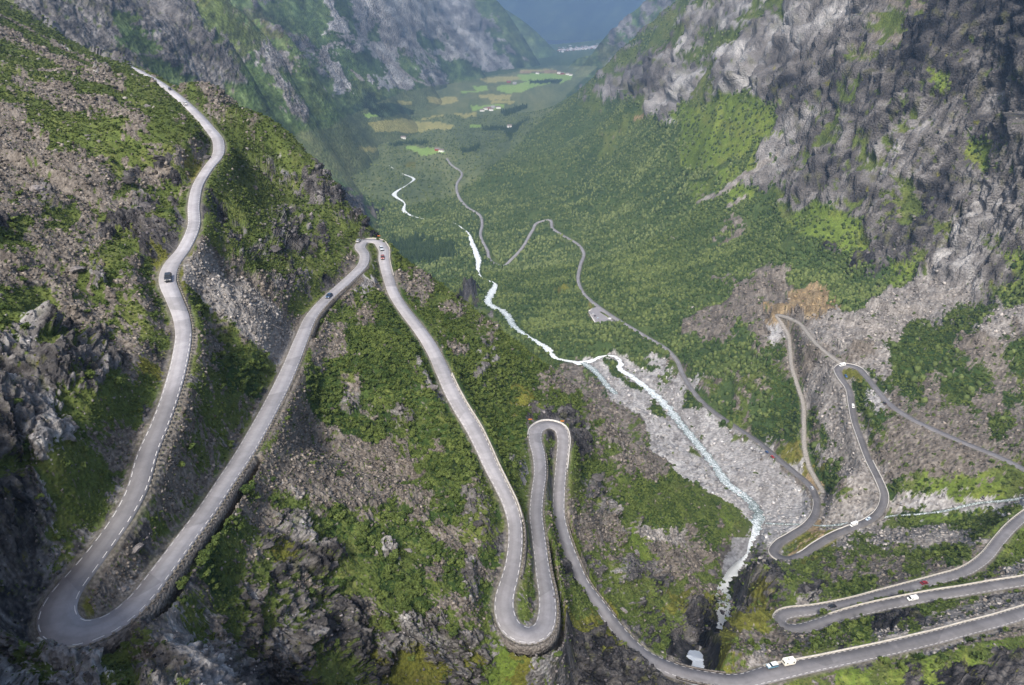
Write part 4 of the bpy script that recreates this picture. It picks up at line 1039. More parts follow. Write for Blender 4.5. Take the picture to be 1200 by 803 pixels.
M_stonecol = col_mat("loose_stone", .95, .1)
if items: merge_instances("guard_stone_row", gs, items, M_stonecol, "farther rows of small guard stones along the road edges", "stones")

# ------------------------------------------------------------------ scattering over the ground
R2 = np.random.default_rng(99)
def cell_area(P):
    du = P[1:, :-1] - P[:-1, :-1]; dv = P[:-1, 1:] - P[:-1, :-1]
    return np.linalg.norm(np.cross(du, dv), axis=-1)
def scatter(G, dens, zone=None, dmin=0, dmax=1e9, road_clear=1.5, water_clear=.5):
    """dens: dict class letter -> plants per m2 (or function of D); returns positions, D, class"""
    P = G["P"]; A = cell_area(P); cls = G["cls"][:-1, :-1]; D = G["D"][:-1, :-1]
    s = (P[..., 2] / P[..., 1])
    vis = s >= np.maximum.accumulate(s, axis=1) - .012
    e = np.zeros(A.shape)
    for ch, dn in dens.items():
        m = cls == CLS.index(ch)
        e[m] = (dn(D[m]) if callable(dn) else dn) * A[m]
    u, v = G["u"][:-1, :-1], G["v"][:-1, :-1]
    ok = vis[:-1, :-1] & (D > dmin) & (D < dmax) & (G["rd"][:-1, :-1] > road_clear) & (G["wd"][:-1, :-1] > water_clear) & (u > -60) & (u < 1260) & (v > -40) & (v < 860)
    if zone is not None: ok &= zone(u, v)
    e[~ok] = 0
    n = np.floor(e + R2.random(e.shape)).astype(int)
    n = np.minimum(n, 6)
    i, j = np.nonzero(n); k = n[i, j]; i = np.repeat(i, k); j = np.repeat(j, k)
    a, b = R2.random(len(i))[:, None], R2.random(len(i))[:, None]
    p = P[i, j] * (1 - a) * (1 - b) + P[i + 1, j] * a * (1 - b) + P[i, j + 1] * (1 - a) * b + P[i + 1, j + 1] * a * b
    return p, D[i, j], cls[i, j]
G1, G2 = GROUNDS["hillside"], GROUNDS["valley"]
zone2 = lambda u, v: (u > 845) | (v < sil_v(np.clip(u, 0, 851)) + 14)
zone1 = lambda u, v: (v > sil_v(np.clip(u, 0, 851)) - 45)

# stones of the screes
def cube_stone(seed):
    rr = np.random.default_rng(seed)
    v = np.array([(x, y, z) for x in (-.5, .5) for y in (-.5, .5) for z in (-.5, .5)], float) * (1, .75, .6)
    v += rr.uniform(-.17, .17, v.shape)
    q = rr.normal(size=3); q /= np.linalg.norm(q); ang = rr.uniform(0, 1.2)
    v = np.array([Matrix.Rotation(ang, 3, Vector(q)) @ Vector(t) for t in v])
    f = np.array([(0, 1, 3, 2), (4, 6, 7, 5), (0, 4, 5, 1), (2, 3, 7, 6), (0, 2, 6, 4), (1, 5, 7, 3)], np.int32)
    return v.astype(np.float32), f
stones = [cube_stone(i) for i in range(10)]
def stone_items(p, D, c, lo, hi, tone=1.0):
    n = len(p)
    px = lo + (hi - lo) * R2.random(n) ** 3.0
    sz = px * D / FPX
    base = np.array([PAL[CLS[k]][0] for k in range(len(CLS) - 2)])[np.minimum(c, len(CLS) - 3)]
    rockc = np.where((base[:, 1] > base[:, 0])[:, None], np.array([[.148, .137, .124]]), base)
    g = np.clip(R2.lognormal(.0, .36, n), .4, 2.2)[:, None] * tone
    colr = np.clip(rockc * g, .02, .6)
    z = p[:, 2] + sz * .08
    return np.column_stack([R2.integers(0, 10, n), p[:, 0], p[:, 1], z, sz, sz, sz, R2.random(n) * 6.28, colr])
inv = lambda c: (lambda D: c / (D / FPX) ** 2)
p, D, c = scatter(G1, {'s': inv(.042), 'S': inv(.045), 'r': inv(.009), 'g': inv(.0022), 'k': inv(.008), 'y': inv(.003), 'R': inv(.006)}, zone1, dmax=700, road_clear=1.8)
it1 = stone_items(p, D, c, 1.2, 4.6)
merge_instances("scree_stones", stones, it1, M_stonecol, "loose grey scree stones strewn over the near hillside", "scree")
p, D, c = scatter(G2, {'s': inv(.022), 'S': inv(.030), 'w': inv(.022), 'g': inv(.0025), 'G': inv(.002), 'r': inv(.003), 'o': inv(.004), 'f': inv(.0006)}, zone2, dmax=1150, road_clear=1.8, water_clear=-3.2)
it2 = stone_items(p, D, c, 1.2, 4.2)
merge_instances("valley_stones", stones, it2, M_stonecol, "loose pale stones on the river flats and fans of the valley", "scree")

# ------------------------------------------------------------------ bushes and trees
def leaf_bush(seed, nleaf, r=1.0, leaf=.2, lobes=5):
    rr = np.random.default_rng(seed)
    lc = np.column_stack([rr.uniform(-.55, .55, lobes), rr.uniform(-.55, .55, lobes), rr.uniform(.15, .85, lobes)]); lr = rr.uniform(.3, .55, lobes)
    k = rr.integers(0, lobes, nleaf)
    d = rr.normal(size=(nleaf, 3)); d /= np.linalg.norm(d, axis=1)[:, None]; d[:, 2] = np.abs(d[:, 2]) * .9 - .15
    c = lc[k] + d * (lr[k] * rr.uniform(.6, 1.05, nleaf))[:, None]
    c[:, 2] = np.maximum(c[:, 2], .02)
    n = d + rr.normal(size=d.shape) * .45; n /= np.linalg.norm(n, axis=1)[:, None]
    t = np.cross(n, rr.normal(size=d.shape)); t /= np.linalg.norm(t, axis=1)[:, None] + 1e-9
    b = np.cross(n, t); s = (leaf * rr.uniform(.6, 1.3, nleaf))[:, None]
    V = np.stack([c - t * s - b * s * .6, c + t * s - b * s * .7, c + t * s * .8 + b * s * .7, c - t * s * .7 + b * s * .8], 1).reshape(-1, 3) * r
    # short stems from the root to each lobe
    F = np.arange(nleaf * 4).reshape(-1, 4)
    SV, SF = [], []
    for q in lc:
        b0 = nleaf * 4 + len(SV)
        w = .035
        SV += [(-w, 0, -.25), (w, 0, -.25), (q[0] + w * .4, q[1], q[2]), (q[0] - w * .4, q[1], q[2])]
        SF.append((b0, b0 + 1, b0 + 2, b0 + 3))
        b0 = nleaf * 4 + len(SV)
        SV += [(0, -w, -.25), (0, w, -.25), (q[0], q[1] + w * .4, q[2]), (q[0], q[1] - w * .4, q[2])]
        SF.append((b0, b0 + 1, b0 + 2, b0 + 3))
    return np.concatenate([V, np.array(SV)]).astype(np.float32), np.concatenate([F, np.array(SF)]).astype(np.int32)
M_bush = col_mat("birch_leaves", .7, .15, nz=.3, sc=3, objrand=True)
M_foliage = col_mat("scrub_leaves", .75, .12, nz=.25, sc=1.2)
M_crown = col_mat("woodland_crowns", .85, .08, nz=.3, sc=.5)
bush_hi = [leaf_bush(60 + i, 260, 1.0, .15, 6) for i in range(6)]
bush_lo = [leaf_bush(80 + i, 110, 1.0, .22, 5) for i in range(6)]
hi_me = []
for v_, f_ in bush_hi:
    o = add_mesh("birch_bush", v_, f_, M_bush); hi_me.append(o.data); bpy.data.objects.remove(o)
def bush_items(p, D, c, lo, hi, shape=2.0):
    n = len(p)
    r = lo + (hi - lo) * R2.random(n) ** shape
    t = np.clip(.5 + .5 * noise3(p[:, 0] / 22, p[:, 1] / 22, p[:, 2] / 22) + R2.normal(size=n) * .22, 0, 1)[:, None]
    colr = np.array([[.032, .055, .014]]) * (1 - t) + np.array([[.112, .145, .038]]) * t
    return np.column_stack([R2.integers(0, 6, n), p[:, 0], p[:, 1], p[:, 2] - .05, r, r, r * R2.uniform(.7, 1.1, n), R2.random(n) * 6.28, colr])
p, D, c = scatter(G1, {'b': .30, 'g': .030, 'G': .03, 's': .0035, 'r': .003, 'y': .008}, zone1, dmax=700, road_clear=2.2)
itb = bush_items(p, D, c, .55, 1.75, 1.6)
size = itb[:, 4] / D
order = np.argsort(-size)
def bush_label(u, v):
    """which of the well-marked patches a bush stands in"""
    if u < 235 and v > 540: 
        return "by the crags left of the big hairpin" if u < 150 and v < 700 else "near the big left hairpin"
    if u < 230: return "on the slope left of the topmost road"
    if u < 330 and v < 560: return "between the two long left roads"
    if u < 480 and v < 420: return "on the slope behind the second long road"
    if u > 640: return "on the rocky slope right of the bridge road"
    if u > 590: return "between the legs of the central hairpins"
    if v > 690: return "on the dark cliff at the lower picture edge"
    if v > 580: return "on the grassy knoll left of the central hairpin"
    return "in the thicket between the second and third roads"
big = order[:285]
uu_, vv_, _ = to_uv(itb[big][:, 1:4])
def thirds(vals, a, b, c):
    q1, q2 = np.quantile(vals, 1 / 3), np.quantile(vals, 2 / 3)
    return [a if t < q1 else (b if t < q2 else c) for t in vals]
wl = [bush_label(uu_[q], vv_[q]) for q in range(len(big))]
part_of = [""] * len(big)
for w_ in set(wl):
    ii = [q for q in range(len(big)) if wl[q] == w_]
    if len(ii) > 6:
        vt = thirds(vv_[ii], "upper", "middle", "lower"); ut = thirds(uu_[ii], "left", "centre", "right")
        for q, a_, b_ in zip(ii, vt, ut): part_of[q] = a_ + " " + b_
for q, i in enumerate(big):
    a = itb[i]
    o = bpy.data.objects.new("birch_bush", hi_me[int(a[0])]); COL.objects.link(o)
    o.location = (float(a[1]), float(a[2]), float(a[3])); o.rotation_euler = (0, 0, float(a[7])); o.scale = (float(a[4]), float(a[5]), float(a[6]))
    w_ = bush_label(uu_[q], vv_[q])
    tag(o, "birch bush" + ((", " + part_of[q] + " of the growth ") if part_of[q] else " ") + w_, "bush", ("birch bushes " + part_of[q] + ", " + w_) if part_of[q] else "birch bushes " + w_)
rest = np.delete(itb, big, axis=0); Dr = np.delete(D, big)
merge_instances("hillside_scrub", bush_lo, rest, M_foliage, "dense low birch scrub covering the near hillside", "scrub")
p, D, c = scatter(G2, {'b': lambda D: np.where(D < 650, .12, .075), 'g': .02, 'G': .018, 'm': .01, 's': .0022, 'S': .0012, 'y': .004, 'w': .0008, 'o': .001}, zone2, dmax=1150, road_clear=2.4, water_clear=1.5)
itb2 = bush_items(p, D, c, .8, 2.7, 1.5)
merge_instances("valley_scrub", [leaf_bush(90 + i, 60, 1.0, .30, 4) for i in range(6)], itb2, M_foliage, "scattered scrub on the lower valley slopes by the hairpins", "scrub")
# tufts of grass, fern and heather give the turf its texture
def tuft(seed):
    v_, f_ = leaf_bush(seed, 12, 1.0, .42, 2)
    return v_[:48], f_[:12]
for nm, G, zn, dn, dmx, lab in [("turf_tufts", G1, zone1, {'g': inv(.05), 'G': inv(.04), 'b': inv(.02), 'y': inv(.035), 's': inv(.004), 'r': inv(.004)}, 1100, "tussocks of grass, fern and heather on the near hillside"),
                            ("valley_tufts", G2, zone2, {'g': inv(.035), 'G': inv(.03), 'y': inv(.02), 'b': inv(.01), 's': inv(.003), 'S': inv(.001)}, 900, "tussocks of grass and heather between the lower roads")]:
    p, D, c = scatter(G, dn, zn, dmax=dmx, road_clear=1.6, water_clear=1)
    n = len(p); r = D / FPX * R2.uniform(1.0, 2.6, n); t = np.clip(.5 + .6 * noise3(p[:, 0] / 9, p[:, 1] / 9, p[:, 2] / 9) + R2.normal(size=n) * .25, 0, 1)[:, None]
    yel = (c == CLS.index('y'))[:, None]
    colr = np.array([[.045, .068, .017]]) * (1 - t) + np.array([[.108, .136, .038]]) * t + yel * np.array([[.03, .012, .0]])
    items = np.column_stack([R2.integers(0, 5, n), p[:, 0], p[:, 1], p[:, 2] - r * .1, r, r, r * .7, R2.random(n) * 6.28, colr])
    merge_instances(nm, [tuft(200 + i) for i in range(5)], items, M_foliage, lab, "grass")
    print(nm, n)
# woodland crowns
def crown(seed, sub, tall=1.15):
    bm = bmesh.new(); bmesh.ops.create_icosphere(bm, subdivisions=sub, radius=1.0)
    rr = random.Random(seed)
    for v in bm.verts:
        v.co *= rr.uniform(.62, 1.18); v.co.z = v.co.z * tall + .55
    v = np.array([x.co[:] for x in bm.verts], np.float32); f = np.array([[q.index for q in x.verts] for x in bm.faces], np.int32)
    bm.free(); return v, f
def conifer(seed):
    rr = np.random.default_rng(seed); V, F = [], []
    for k in range(3):
        b0 = len(V); z0, z1, r_ = .1 + k * .8, 1.6 + k * .75, .8 - k * .22
        V.append((0, 0, z1))
        for j in range(6):
            a = j * math.pi / 3 + rr.uniform(-.2, .2); V.append((math.cos(a) * r_ * rr.uniform(.8, 1.15), math.sin(a) * r_ * rr.uniform(.8, 1.15), z0 + rr.uniform(-.1, .1)))
        for j in range(6): F.append((b0, b0 + 1 + j, b0 + 1 + (j + 1) % 6))
    return np.array(V, np.float32), np.array(F, np.int32)
def tree_items(p, D, c, lo, hi, nm=6, dark=None):
    n = len(p); r = lo + (hi - lo) * R2.random(n) ** 1.4
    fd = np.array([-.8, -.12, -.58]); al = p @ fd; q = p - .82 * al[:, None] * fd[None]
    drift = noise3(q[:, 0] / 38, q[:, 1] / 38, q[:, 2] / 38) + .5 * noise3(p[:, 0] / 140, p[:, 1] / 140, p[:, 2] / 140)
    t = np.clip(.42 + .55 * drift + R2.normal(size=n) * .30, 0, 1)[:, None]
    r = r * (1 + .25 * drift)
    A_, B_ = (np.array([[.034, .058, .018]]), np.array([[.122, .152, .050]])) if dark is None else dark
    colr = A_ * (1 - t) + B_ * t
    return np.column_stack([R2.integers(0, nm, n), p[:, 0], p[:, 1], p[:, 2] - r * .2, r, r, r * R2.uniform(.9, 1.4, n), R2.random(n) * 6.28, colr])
def thin(p, D, c):
    g = noise3(p[:, 0] / 45 + 9, p[:, 1] / 70, p[:, 2] / 45) + .6 * noise3(p[:, 0] / 16, p[:, 1] / 16, p[:, 2] / 16)
    k = R2.random(len(p)) < sstep(-.75, -.15, g) * .95 + .05
    return p[k], D[k], c[k]
p, D, c = thin(*scatter(G2, {'f': .036, 'b': .004, 'G': .011}, zone2, 600, 1500, 3.5, 2))
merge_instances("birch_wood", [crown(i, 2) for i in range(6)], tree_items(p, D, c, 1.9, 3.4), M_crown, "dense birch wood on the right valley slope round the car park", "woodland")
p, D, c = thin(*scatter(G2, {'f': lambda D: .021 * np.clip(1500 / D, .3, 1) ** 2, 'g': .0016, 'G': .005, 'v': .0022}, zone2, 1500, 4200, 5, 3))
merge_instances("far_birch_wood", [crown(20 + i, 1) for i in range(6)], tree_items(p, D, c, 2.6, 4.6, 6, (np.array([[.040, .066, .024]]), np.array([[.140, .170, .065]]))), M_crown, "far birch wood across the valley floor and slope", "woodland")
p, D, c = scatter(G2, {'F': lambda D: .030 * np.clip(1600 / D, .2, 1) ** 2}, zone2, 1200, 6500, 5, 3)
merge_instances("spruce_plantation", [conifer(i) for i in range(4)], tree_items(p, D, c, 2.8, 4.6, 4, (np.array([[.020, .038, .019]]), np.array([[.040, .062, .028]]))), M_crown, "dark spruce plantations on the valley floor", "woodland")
print("counts", len(it1), len(it2), len(itb), len(itb2), len(p))

# ------------------------------------------------------------------ water
def water_mat(name, foam):
    m, nt, b = newmat(name, .25, .5)
    N, Lk = nt.nodes, nt.links
    tc = N.new("ShaderNodeTexCoord"); at = N.new("ShaderNodeAttribute"); at.attribute_name = "run"; ax = N.new("ShaderNodeAttribute"); ax.attribute_name = "across"; af = N.new("ShaderNodeAttribute"); af.attribute_name = "foam"
    cb = N.new("ShaderNodeCombineXYZ"); Lk.new(at.outputs["Fac"], cb.inputs[0]); Lk.new(ax.outputs["Fac"], cb.inputs[1])
    n = N.new("ShaderNodeTexNoise"); n.inputs["Scale"].default_value = .55; n.inputs["Detail"].default_value = 6; n.inputs["Roughness"].default_value = .78; n.inputs["Distortion"].default_value = 1.2; Lk.new(cb.outputs[0], n.inputs["Vector"])
    ad = N.new("ShaderNodeMath"); ad.operation = 'ADD'; Lk.new(n.outputs[0], ad.inputs[0]); Lk.new(af.outputs["Fac"], ad.inputs[1])
    cr = N.new("ShaderNodeValToRGB"); e = cr.color_ramp.elements
    e[0].position = .47; e[0].color = (.11, .135, .125, 1); e[1].position = .60; e[1].color = (.74, .77, .79, 1)
    x = e.new(.54); x.color = (.36, .42, .42, 1)
    Lk.new(ad.outputs[0], cr.inputs[0]); Lk.new(cr.outputs[0], b.inputs["Base Color"])
    r = N.new("ShaderNodeMapRange"); r.inputs[1].default_value = .45; r.inputs[2].default_value = .6; r.inputs[3].default_value = .15; r.inputs[4].default_value = .8; Lk.new(ad.outputs[0], r.inputs[0]); Lk.new(r.outputs[0], b.inputs["Roughness"])
    bp = N.new("ShaderNodeBump"); bp.inputs["Distance"].default_value = .6; bp.inputs["Strength"].default_value = .6; Lk.new(n.outputs[0], bp.inputs["Height"]); Lk.new(bp.outputs[0], b.inputs["Normal"])
    return m
M_water = water_mat("white_water", 0)
def water(name, line, foamf, edge=.28, bend=None, lift=.05):
    P = line[:, :3]; t = np.gradient(P[:, :2], axis=0); t /= np.linalg.norm(t, axis=1)[:, None] + 1e-9
    nr = np.column_stack([-t[:, 1], t[:, 0]]); n = len(P)
    s = np.concatenate([[0], np.cumsum(np.linalg.norm(np.diff(P, axis=0), axis=1))])
    m = 9; V = []; ac = []; fo = []
    for k in range(m):
        f = (k / (m - 1) * 2 - 1)
        wv = .9 + edge * noise3(s / 9, np.full(n, 3. + np.sign(f)), np.zeros(n)) + edge * .7 * noise3(s / 1.8, np.full(n, 8. + np.sign(f)), np.zeros(n))
        o = f * line[:, 3] * wv
        zz = P[:, 2] + (lift if np.isscalar(lift) else lift(line[:, 4])) + .45 * noise3(s / 2.2, np.full(n, k * .7), np.ones(n)) * (line[:, 3] > 3) - (.5 if abs(f) == 1 else 0)
        V.append(np.column_stack([P[:, :2] + nr * o[:, None], zz])); ac.append(o); fo.append(foamf(line[:, 4], f))
    i = np.arange(n - 1); F = np.concatenate([np.column_stack([k*n+i, (k+1)*n+i, (k+1)*n+i+1, k*n+i+1]) for k in range(m-1)])
    ob = add_mesh(name, np.concatenate(V), F, M_water, None, True, {"run": np.tile(s, m), "across": np.concatenate(ac), "foam": np.concatenate(fo)})
    ob["kind"] = "structure"; return ob
ku = lambda u, v, nodes: knot_index(u, v, nodes)
kf = [(0, .3), (ku(850,728,RIVER), .25), (ku(847,717,RIVER), .2), (ku(852,706,RIVER), -.04), (ku(842,690,RIVER), .2), (ku(850,676,RIVER), .2), (ku(873,639,RIVER), .12), (ku(883,619,RIVER), .06),
      (ku(889,602,RIVER), -.05), (ku(868,578,RIVER), .02), (ku(798,497,RIVER), .0), (ku(770,465,RIVER), .05), (ku(727,424,RIVER), .12), (ku(680,425,RIVER), .1), (ku(641,408,RIVER), .08), (ku(604,384,RIVER), .02), (ku(573,356,RIVER), .06), (ku(560,303,RIVER), .12), (len(RIVER), .1)]
ff = lambda t, f: .04 - .02 * sstep(ku(641,408,RIVER), ku(604,384,RIVER), t) + np.interp(t, [a for a, _ in kf], [b for _, b in kf]) - .05 * abs(f)
water("river", river, ff, .55, lift=lambda t: .05 + 1.3 * (1 - sstep(ku(850,676,RIVER) - .5, ku(850,676,RIVER) + .8, t)))
water("waterfall", falls, lambda t, f: np.full(len(t), .3) - .06 * abs(f), .25)
water("river_arm", branch, lambda t, f: np.full(len(t), .03) - .05 * abs(f), .5)
water("brook", brook, lambda t, f: np.full(len(t), .02) - .08 * abs(f), .6)

# ------------------------------------------------------------------ bridge over the falls
bl = road[(road[:, 4] > kb0 - .15) & (road[:, 4] < kb1 + .15)]
b0_, b1_ = kb0 - .15, kb1 + .15
mid = bl[len(bl) // 2]
br = empty("stone_bridge", (float(mid[0]), float(mid[1]), float(mid[2]) - 1.0))
tag(br, "stone bridge carrying the road across the waterfall", "bridge")
def to_local(V, o): return np.asarray(V, float) - np.array(o.location)[None]
V, F = wall_mesh(b0_, b1_, 1, -6.0, .75, -.08, 6.3, 0, wob=0)
add_mesh("deck", to_local(V, br), F, M_mason, parent=br)
for sd_ in (1, -1):
    V, F = wall_mesh(b0_, b1_, sd_, .12, .1, .62, .45, 0, wob=.01)
    add_mesh("parapet", to_local(V, br), F, M_mason, parent=br)
    # spandrel wall with its round opening
    ln, n_, t_ = offset_line(b0_, b1_, sd_, -.2)
    s = np.concatenate([[0], np.cumsum(np.linalg.norm(np.diff(ln[:, :2], axis=0), axis=1))]); L = s[-1]
    q = np.abs(s / L * 2 - 1) / .8
    arch = np.where(q < 1, -1.1 - 7.0 * (1 - np.sqrt(np.clip(1 - q ** 2, 0, 1))), -14)
    o0, o1 = ln[:, :2], ln[:, :2] - n_ * .8
    nn = len(ln); top = ln[:, 2] - .7; bot = ln[:, 2] + arch
    V = np.concatenate([np.column_stack([o0, bot]), np.column_stack([o0, top]), np.column_stack([o1, top]), np.column_stack([o1, bot])])
    j = np.arange(nn - 1); F = np.concatenate([np.column_stack([k*nn+j, ((k+1) % 4)*nn+j, ((k+1) % 4)*nn+j+1, k*nn+j+1]) for k in range(4)])
    add_mesh("arch_wall", to_local(V, br), F, M_mason, parent=br)

# ------------------------------------------------------------------ car park
bm = bmesh.new()
vs = [bm.verts.new((p[0], p[1], PZ + .35)) for p in park]; f = bm.faces.new(vs)
r = bmesh.ops.extrude_face_region(bm, geom=[f]); bmesh.ops.translate(bm, verts=[v for v in r["geom"] if isinstance(v, bmesh.types.BMVert)], vec=(0, 0, -3))
bmesh.ops.recalc_face_normals(bm, faces=bm.faces)
me = bpy.data.meshes.new("car_park"); bm.to_mesh(me); bm.free(); me.materials.append(flat("car_park_asphalt", (.235, .225, .235), .85, .15, 0, .12, .3))
cp = bpy.data.objects.new("car_park", me); COL.objects.link(cp); cp["kind"] = "structure"
def box_between(a, b, w, h, z):
    a, b = Vector(a), Vector(b); d = (b - a).normalized(); n = Vector((-d.y, d.x, 0)) * w / 2
    V = [a + n, a - n, b - n, b + n]
    V = [(v.x, v.y, z) for v in V] + [(v.x, v.y, z + h) for v in V]
    return V, [(0, 1, 2, 3), (4, 7, 6, 5), (0, 4, 5, 1), (1, 5, 6, 2), (2, 6, 7, 3), (3, 7, 4, 0)]
V, F = [], []
for i in (1, 2, 3):
    a, b_ = box_between(park[i] * [1, 1, 0], park[i + 1] * [1, 1, 0], 2.2, .5, PZ + .3 + i * .004); F += [tuple(k + len(V) for k in q) for q in b_]; V += a
tag(add_mesh("car_park_kerb", V, F, flat("kerb_concrete", (.55, .53, .50))), "pale concrete kerb round the lower sides of the car park", "kerb")
isl = [pt_z(u, v, PZ + .5) for u, v in [(702.5,365.5),(704.5,365.2),(719,373.3),(717,374.6)]]
tag(add_mesh("grass_island", isl + [(x, y, z - 1.0) for x, y, z in isl], [(0,1,2,3),(4,7,6,5),(0,4,5,1),(1,5,6,2),(2,6,7,3),(3,7,4,0)], flat("island_grass", (.10, .125, .03), .9, .1, 0, .3, .6)), "narrow grass island in the middle of the car park", "island")

# ------------------------------------------------------------------ vehicles
M_glass = flat("car_glass", (.02, .025, .03), .08, .6)
M_tyre = flat("tyre_rubber", (.02, .02, .02), .9, .2)
M_rim = flat("wheel_rim", (.35, .35, .36), .4, .5, .6)
M_lamp = flat("headlight_glass", (.75, .75, .72), .15, .5)
M_red = flat("tail_lamp_red", (.35, .02, .02), .3, .5)
M_trim = flat("dark_trim", (.04, .04, .045), .6, .3)
_paint = {}
def paint(c):
    if c not in _paint: _paint[c] = flat("car_paint_%d" % len(_paint), c, .3, .5, 0, .04, 1)
    return _paint[c]
def prism(profile, w, bevel=.05, taper=0.0):
    """side profile (x, z) pushed out to width w; taper narrows the part above z of the waist"""
    bm = bmesh.new()
    zs = [z for x, z in profile]; z0, z1 = min(zs), max(zs)
    L = [bm.verts.new((x, w / 2 * (1 - taper * (z - z0) / (z1 - z0 + 1e-6)), z)) for x, z in profile]
    R_ = [bm.verts.new((x, -w / 2 * (1 - taper * (z - z0) / (z1 - z0 + 1e-6)), z)) for x, z in profile]
    n = len(profile)
    bm.faces.new(L); bm.faces.new(R_[::-1])
    for i in range(n): bm.faces.new((L[i], R_[i], R_[(i + 1) % n], L[(i + 1) % n]))
    bmesh.ops.recalc_face_normals(bm, faces=bm.faces)
    if bevel: bmesh.ops.bevel(bm, geom=list(bm.edges), offset=bevel, segments=2, affect='EDGES')
    return bm
def put(name, bm, mat, parent, loc=(0, 0, 0), rot=(0, 0, 0)):
    me = bpy.data.meshes.new(name); bm.to_mesh(me); bm.free(); me.materials.append(mat)
    o = bpy.data.objects.new(name, me); COL.objects.link(o); o.parent = parent; o.location = loc; o.rotation_euler = rot
    return o
def cyl(r, h, seg=16):
    bm = bmesh.new(); bmesh.ops.create_cone(bm, cap_ends=True, segments=seg, radius1=r, radius2=r, depth=h)
    return bm
def boxbm(x, y, z, bevel=.02):
    bm = bmesh.new(); bmesh.ops.create_cube(bm, size=1); bmesh.ops.scale(bm, vec=(x, y, z), verts=bm.verts)
    if bevel: bmesh.ops.bevel(bm, geom=list(bm.edges), offset=bevel, segments=1, affect='EDGES')
    return bm
def wheels(root, xs, y, r=.33, w=.22):
    for x in xs:
        for s in (1, -1):
            t = put("wheel", cyl(r, w), M_tyre, root, (x, s * y, r), (math.pi / 2, 0, 0))
            put("rim", cyl(r * .6, w + .02, 12), M_rim, t)
def car(name, kind, c):
    root = empty(name, (0, 0, 0))
    P_ = paint(c)
    if kind == "car":
        L, W = 4.4, 1.8
        put("body", prism([(-2.2,.3),(-2.22,.75),(-2.1,.98),(-1.0,1.0),(.75,.98),(2.0,.82),(2.2,.62),(2.18,.3)], W, .07), P_, root)
        put("windows", prism([(-1.95,.97),(-1.45,1.4),(.35,1.4),(1.05,.97)], W - .12, .04, .2), M_glass, root)
        put("roof", prism([(-1.5,1.385),(-1.4,1.47),(.2,1.47),(.38,1.385)], W - .38, .03, .1), P_, root)
        wheels(root, (-1.35, 1.35), .82)
    elif kind == "wagon":
        L, W = 4.7, 1.9
        put("body", prism([(-2.3,.4),(-2.35,.9),(-2.3,1.1),(.9,1.1),(2.1,.98),(2.3,.75),(2.3,.4)], W, .07), P_, root)
        put("windows", prism([(-2.28,1.09),(-2.15,1.62),(.35,1.62),(1.0,1.09)], W - .1, .04, .14), M_glass, root)
        put("roof", prism([(-2.2,1.6),(-2.1,1.72),(.25,1.72),(.45,1.6)], W - .22, .03, .05), paint((.80, .80, .78)) if c[2] > c[0] * 1.05 else P_, root)
        put("bonnet", boxbm(1.1, 1.5, .06), paint((.80, .80, .78)) if c[2] > c[0] * 1.05 else P_, root, (1.6, 0, 1.06), (0, .12, 0))
        wheels(root, (-1.45, 1.45), .86, .38)
    elif kind == "van":
        put("body", prism([(-2.6,.4),(-2.62,1.0),(-2.55,1.9),(-2.4,2.0),(1.0,2.0),(1.75,1.25),(2.45,1.05),(2.6,.7),(2.6,.4)], 1.95, .09), P_, root)
        put("windscreen", prism([(1.06,1.93),(1.78,1.24),(1.84,1.25),(1.14,1.97)], 1.68, .01, .08), M_glass, root)
        for s in (1, -1): put("side_window", boxbm(1.0, .03, .5), M_glass, root, (.55, s * .975, 1.5))
        put("rear_window", boxbm(.03, 1.3, .5), M_glass, root, (-2.6, 0, 1.5))
        wheels(root, (-1.6, 1.65), .88, .35)
    elif kind == "camper":
        put("body", prism([(-3.1,.45),(-3.12,2.65),(-3.0,2.85),(1.2,2.9),(2.2,2.7),(2.35,2.3),(1.75,2.0),(2.2,1.25),(2.85,1.0),(3.0,.5)], 2.2, .1), P_, root)
        put("windscreen", prism([(1.72,1.98),(2.2,1.28),(2.26,1.3),(1.80,2.0)], 1.9, .01), M_glass, root)
        for s in (1, -1):
            put("cab_window", boxbm(.75, .03, .5), M_glass, root, (1.25, s * 1.105, 1.6))
            put("side_window", boxbm(1.0, .03, .55), M_glass, root, (-1.3, s * 1.105, 1.9))
        put("rear_window", boxbm(.03, 1.2, .5), M_glass, root, (-3.13, 0, 1.9))
        put("roof_vent", boxbm(.6, .6, .12), M_trim, root, (-.6, 0, 2.93))
        wheels(root, (-1.9, 1.95), .95, .36)
    elif kind == "caravan":
        put("body", prism([(-2.5,.5),(-2.6,1.2),(-2.45,2.45),(-2.2,2.6),(2.1,2.6),(2.4,2.4),(2.6,1.3),(2.45,.5)], 2.25, .1), P_, root)
        put("stripe", boxbm(4.6, 2.28, .12), paint((.45, .33, .20)), root, (0, 0, .95))
        for s in (1, -1):
            for x in (-1.6, 1.55): put("side_window", boxbm(.75, .03, .6), M_glass, root, (x, s * 1.13, 1.75))
        put("front_window", boxbm(.04, 1.5, .6), M_glass, root, (2.53, 0, 1.75), (0, -.1, 0))
        put("rear_window", boxbm(.04, 1.4, .6), M_glass, root, (-2.55, 0, 1.75), (0, .08, 0))
        put("roof_vent", boxbm(.5, .5, .1), M_trim, root, (.4, 0, 2.64))
        put("drawbar", boxbm(1.3, .12, .1), M_trim, root, (3.1, 0, .5))
        wheels(root, (-.1,), 1.0, .33)
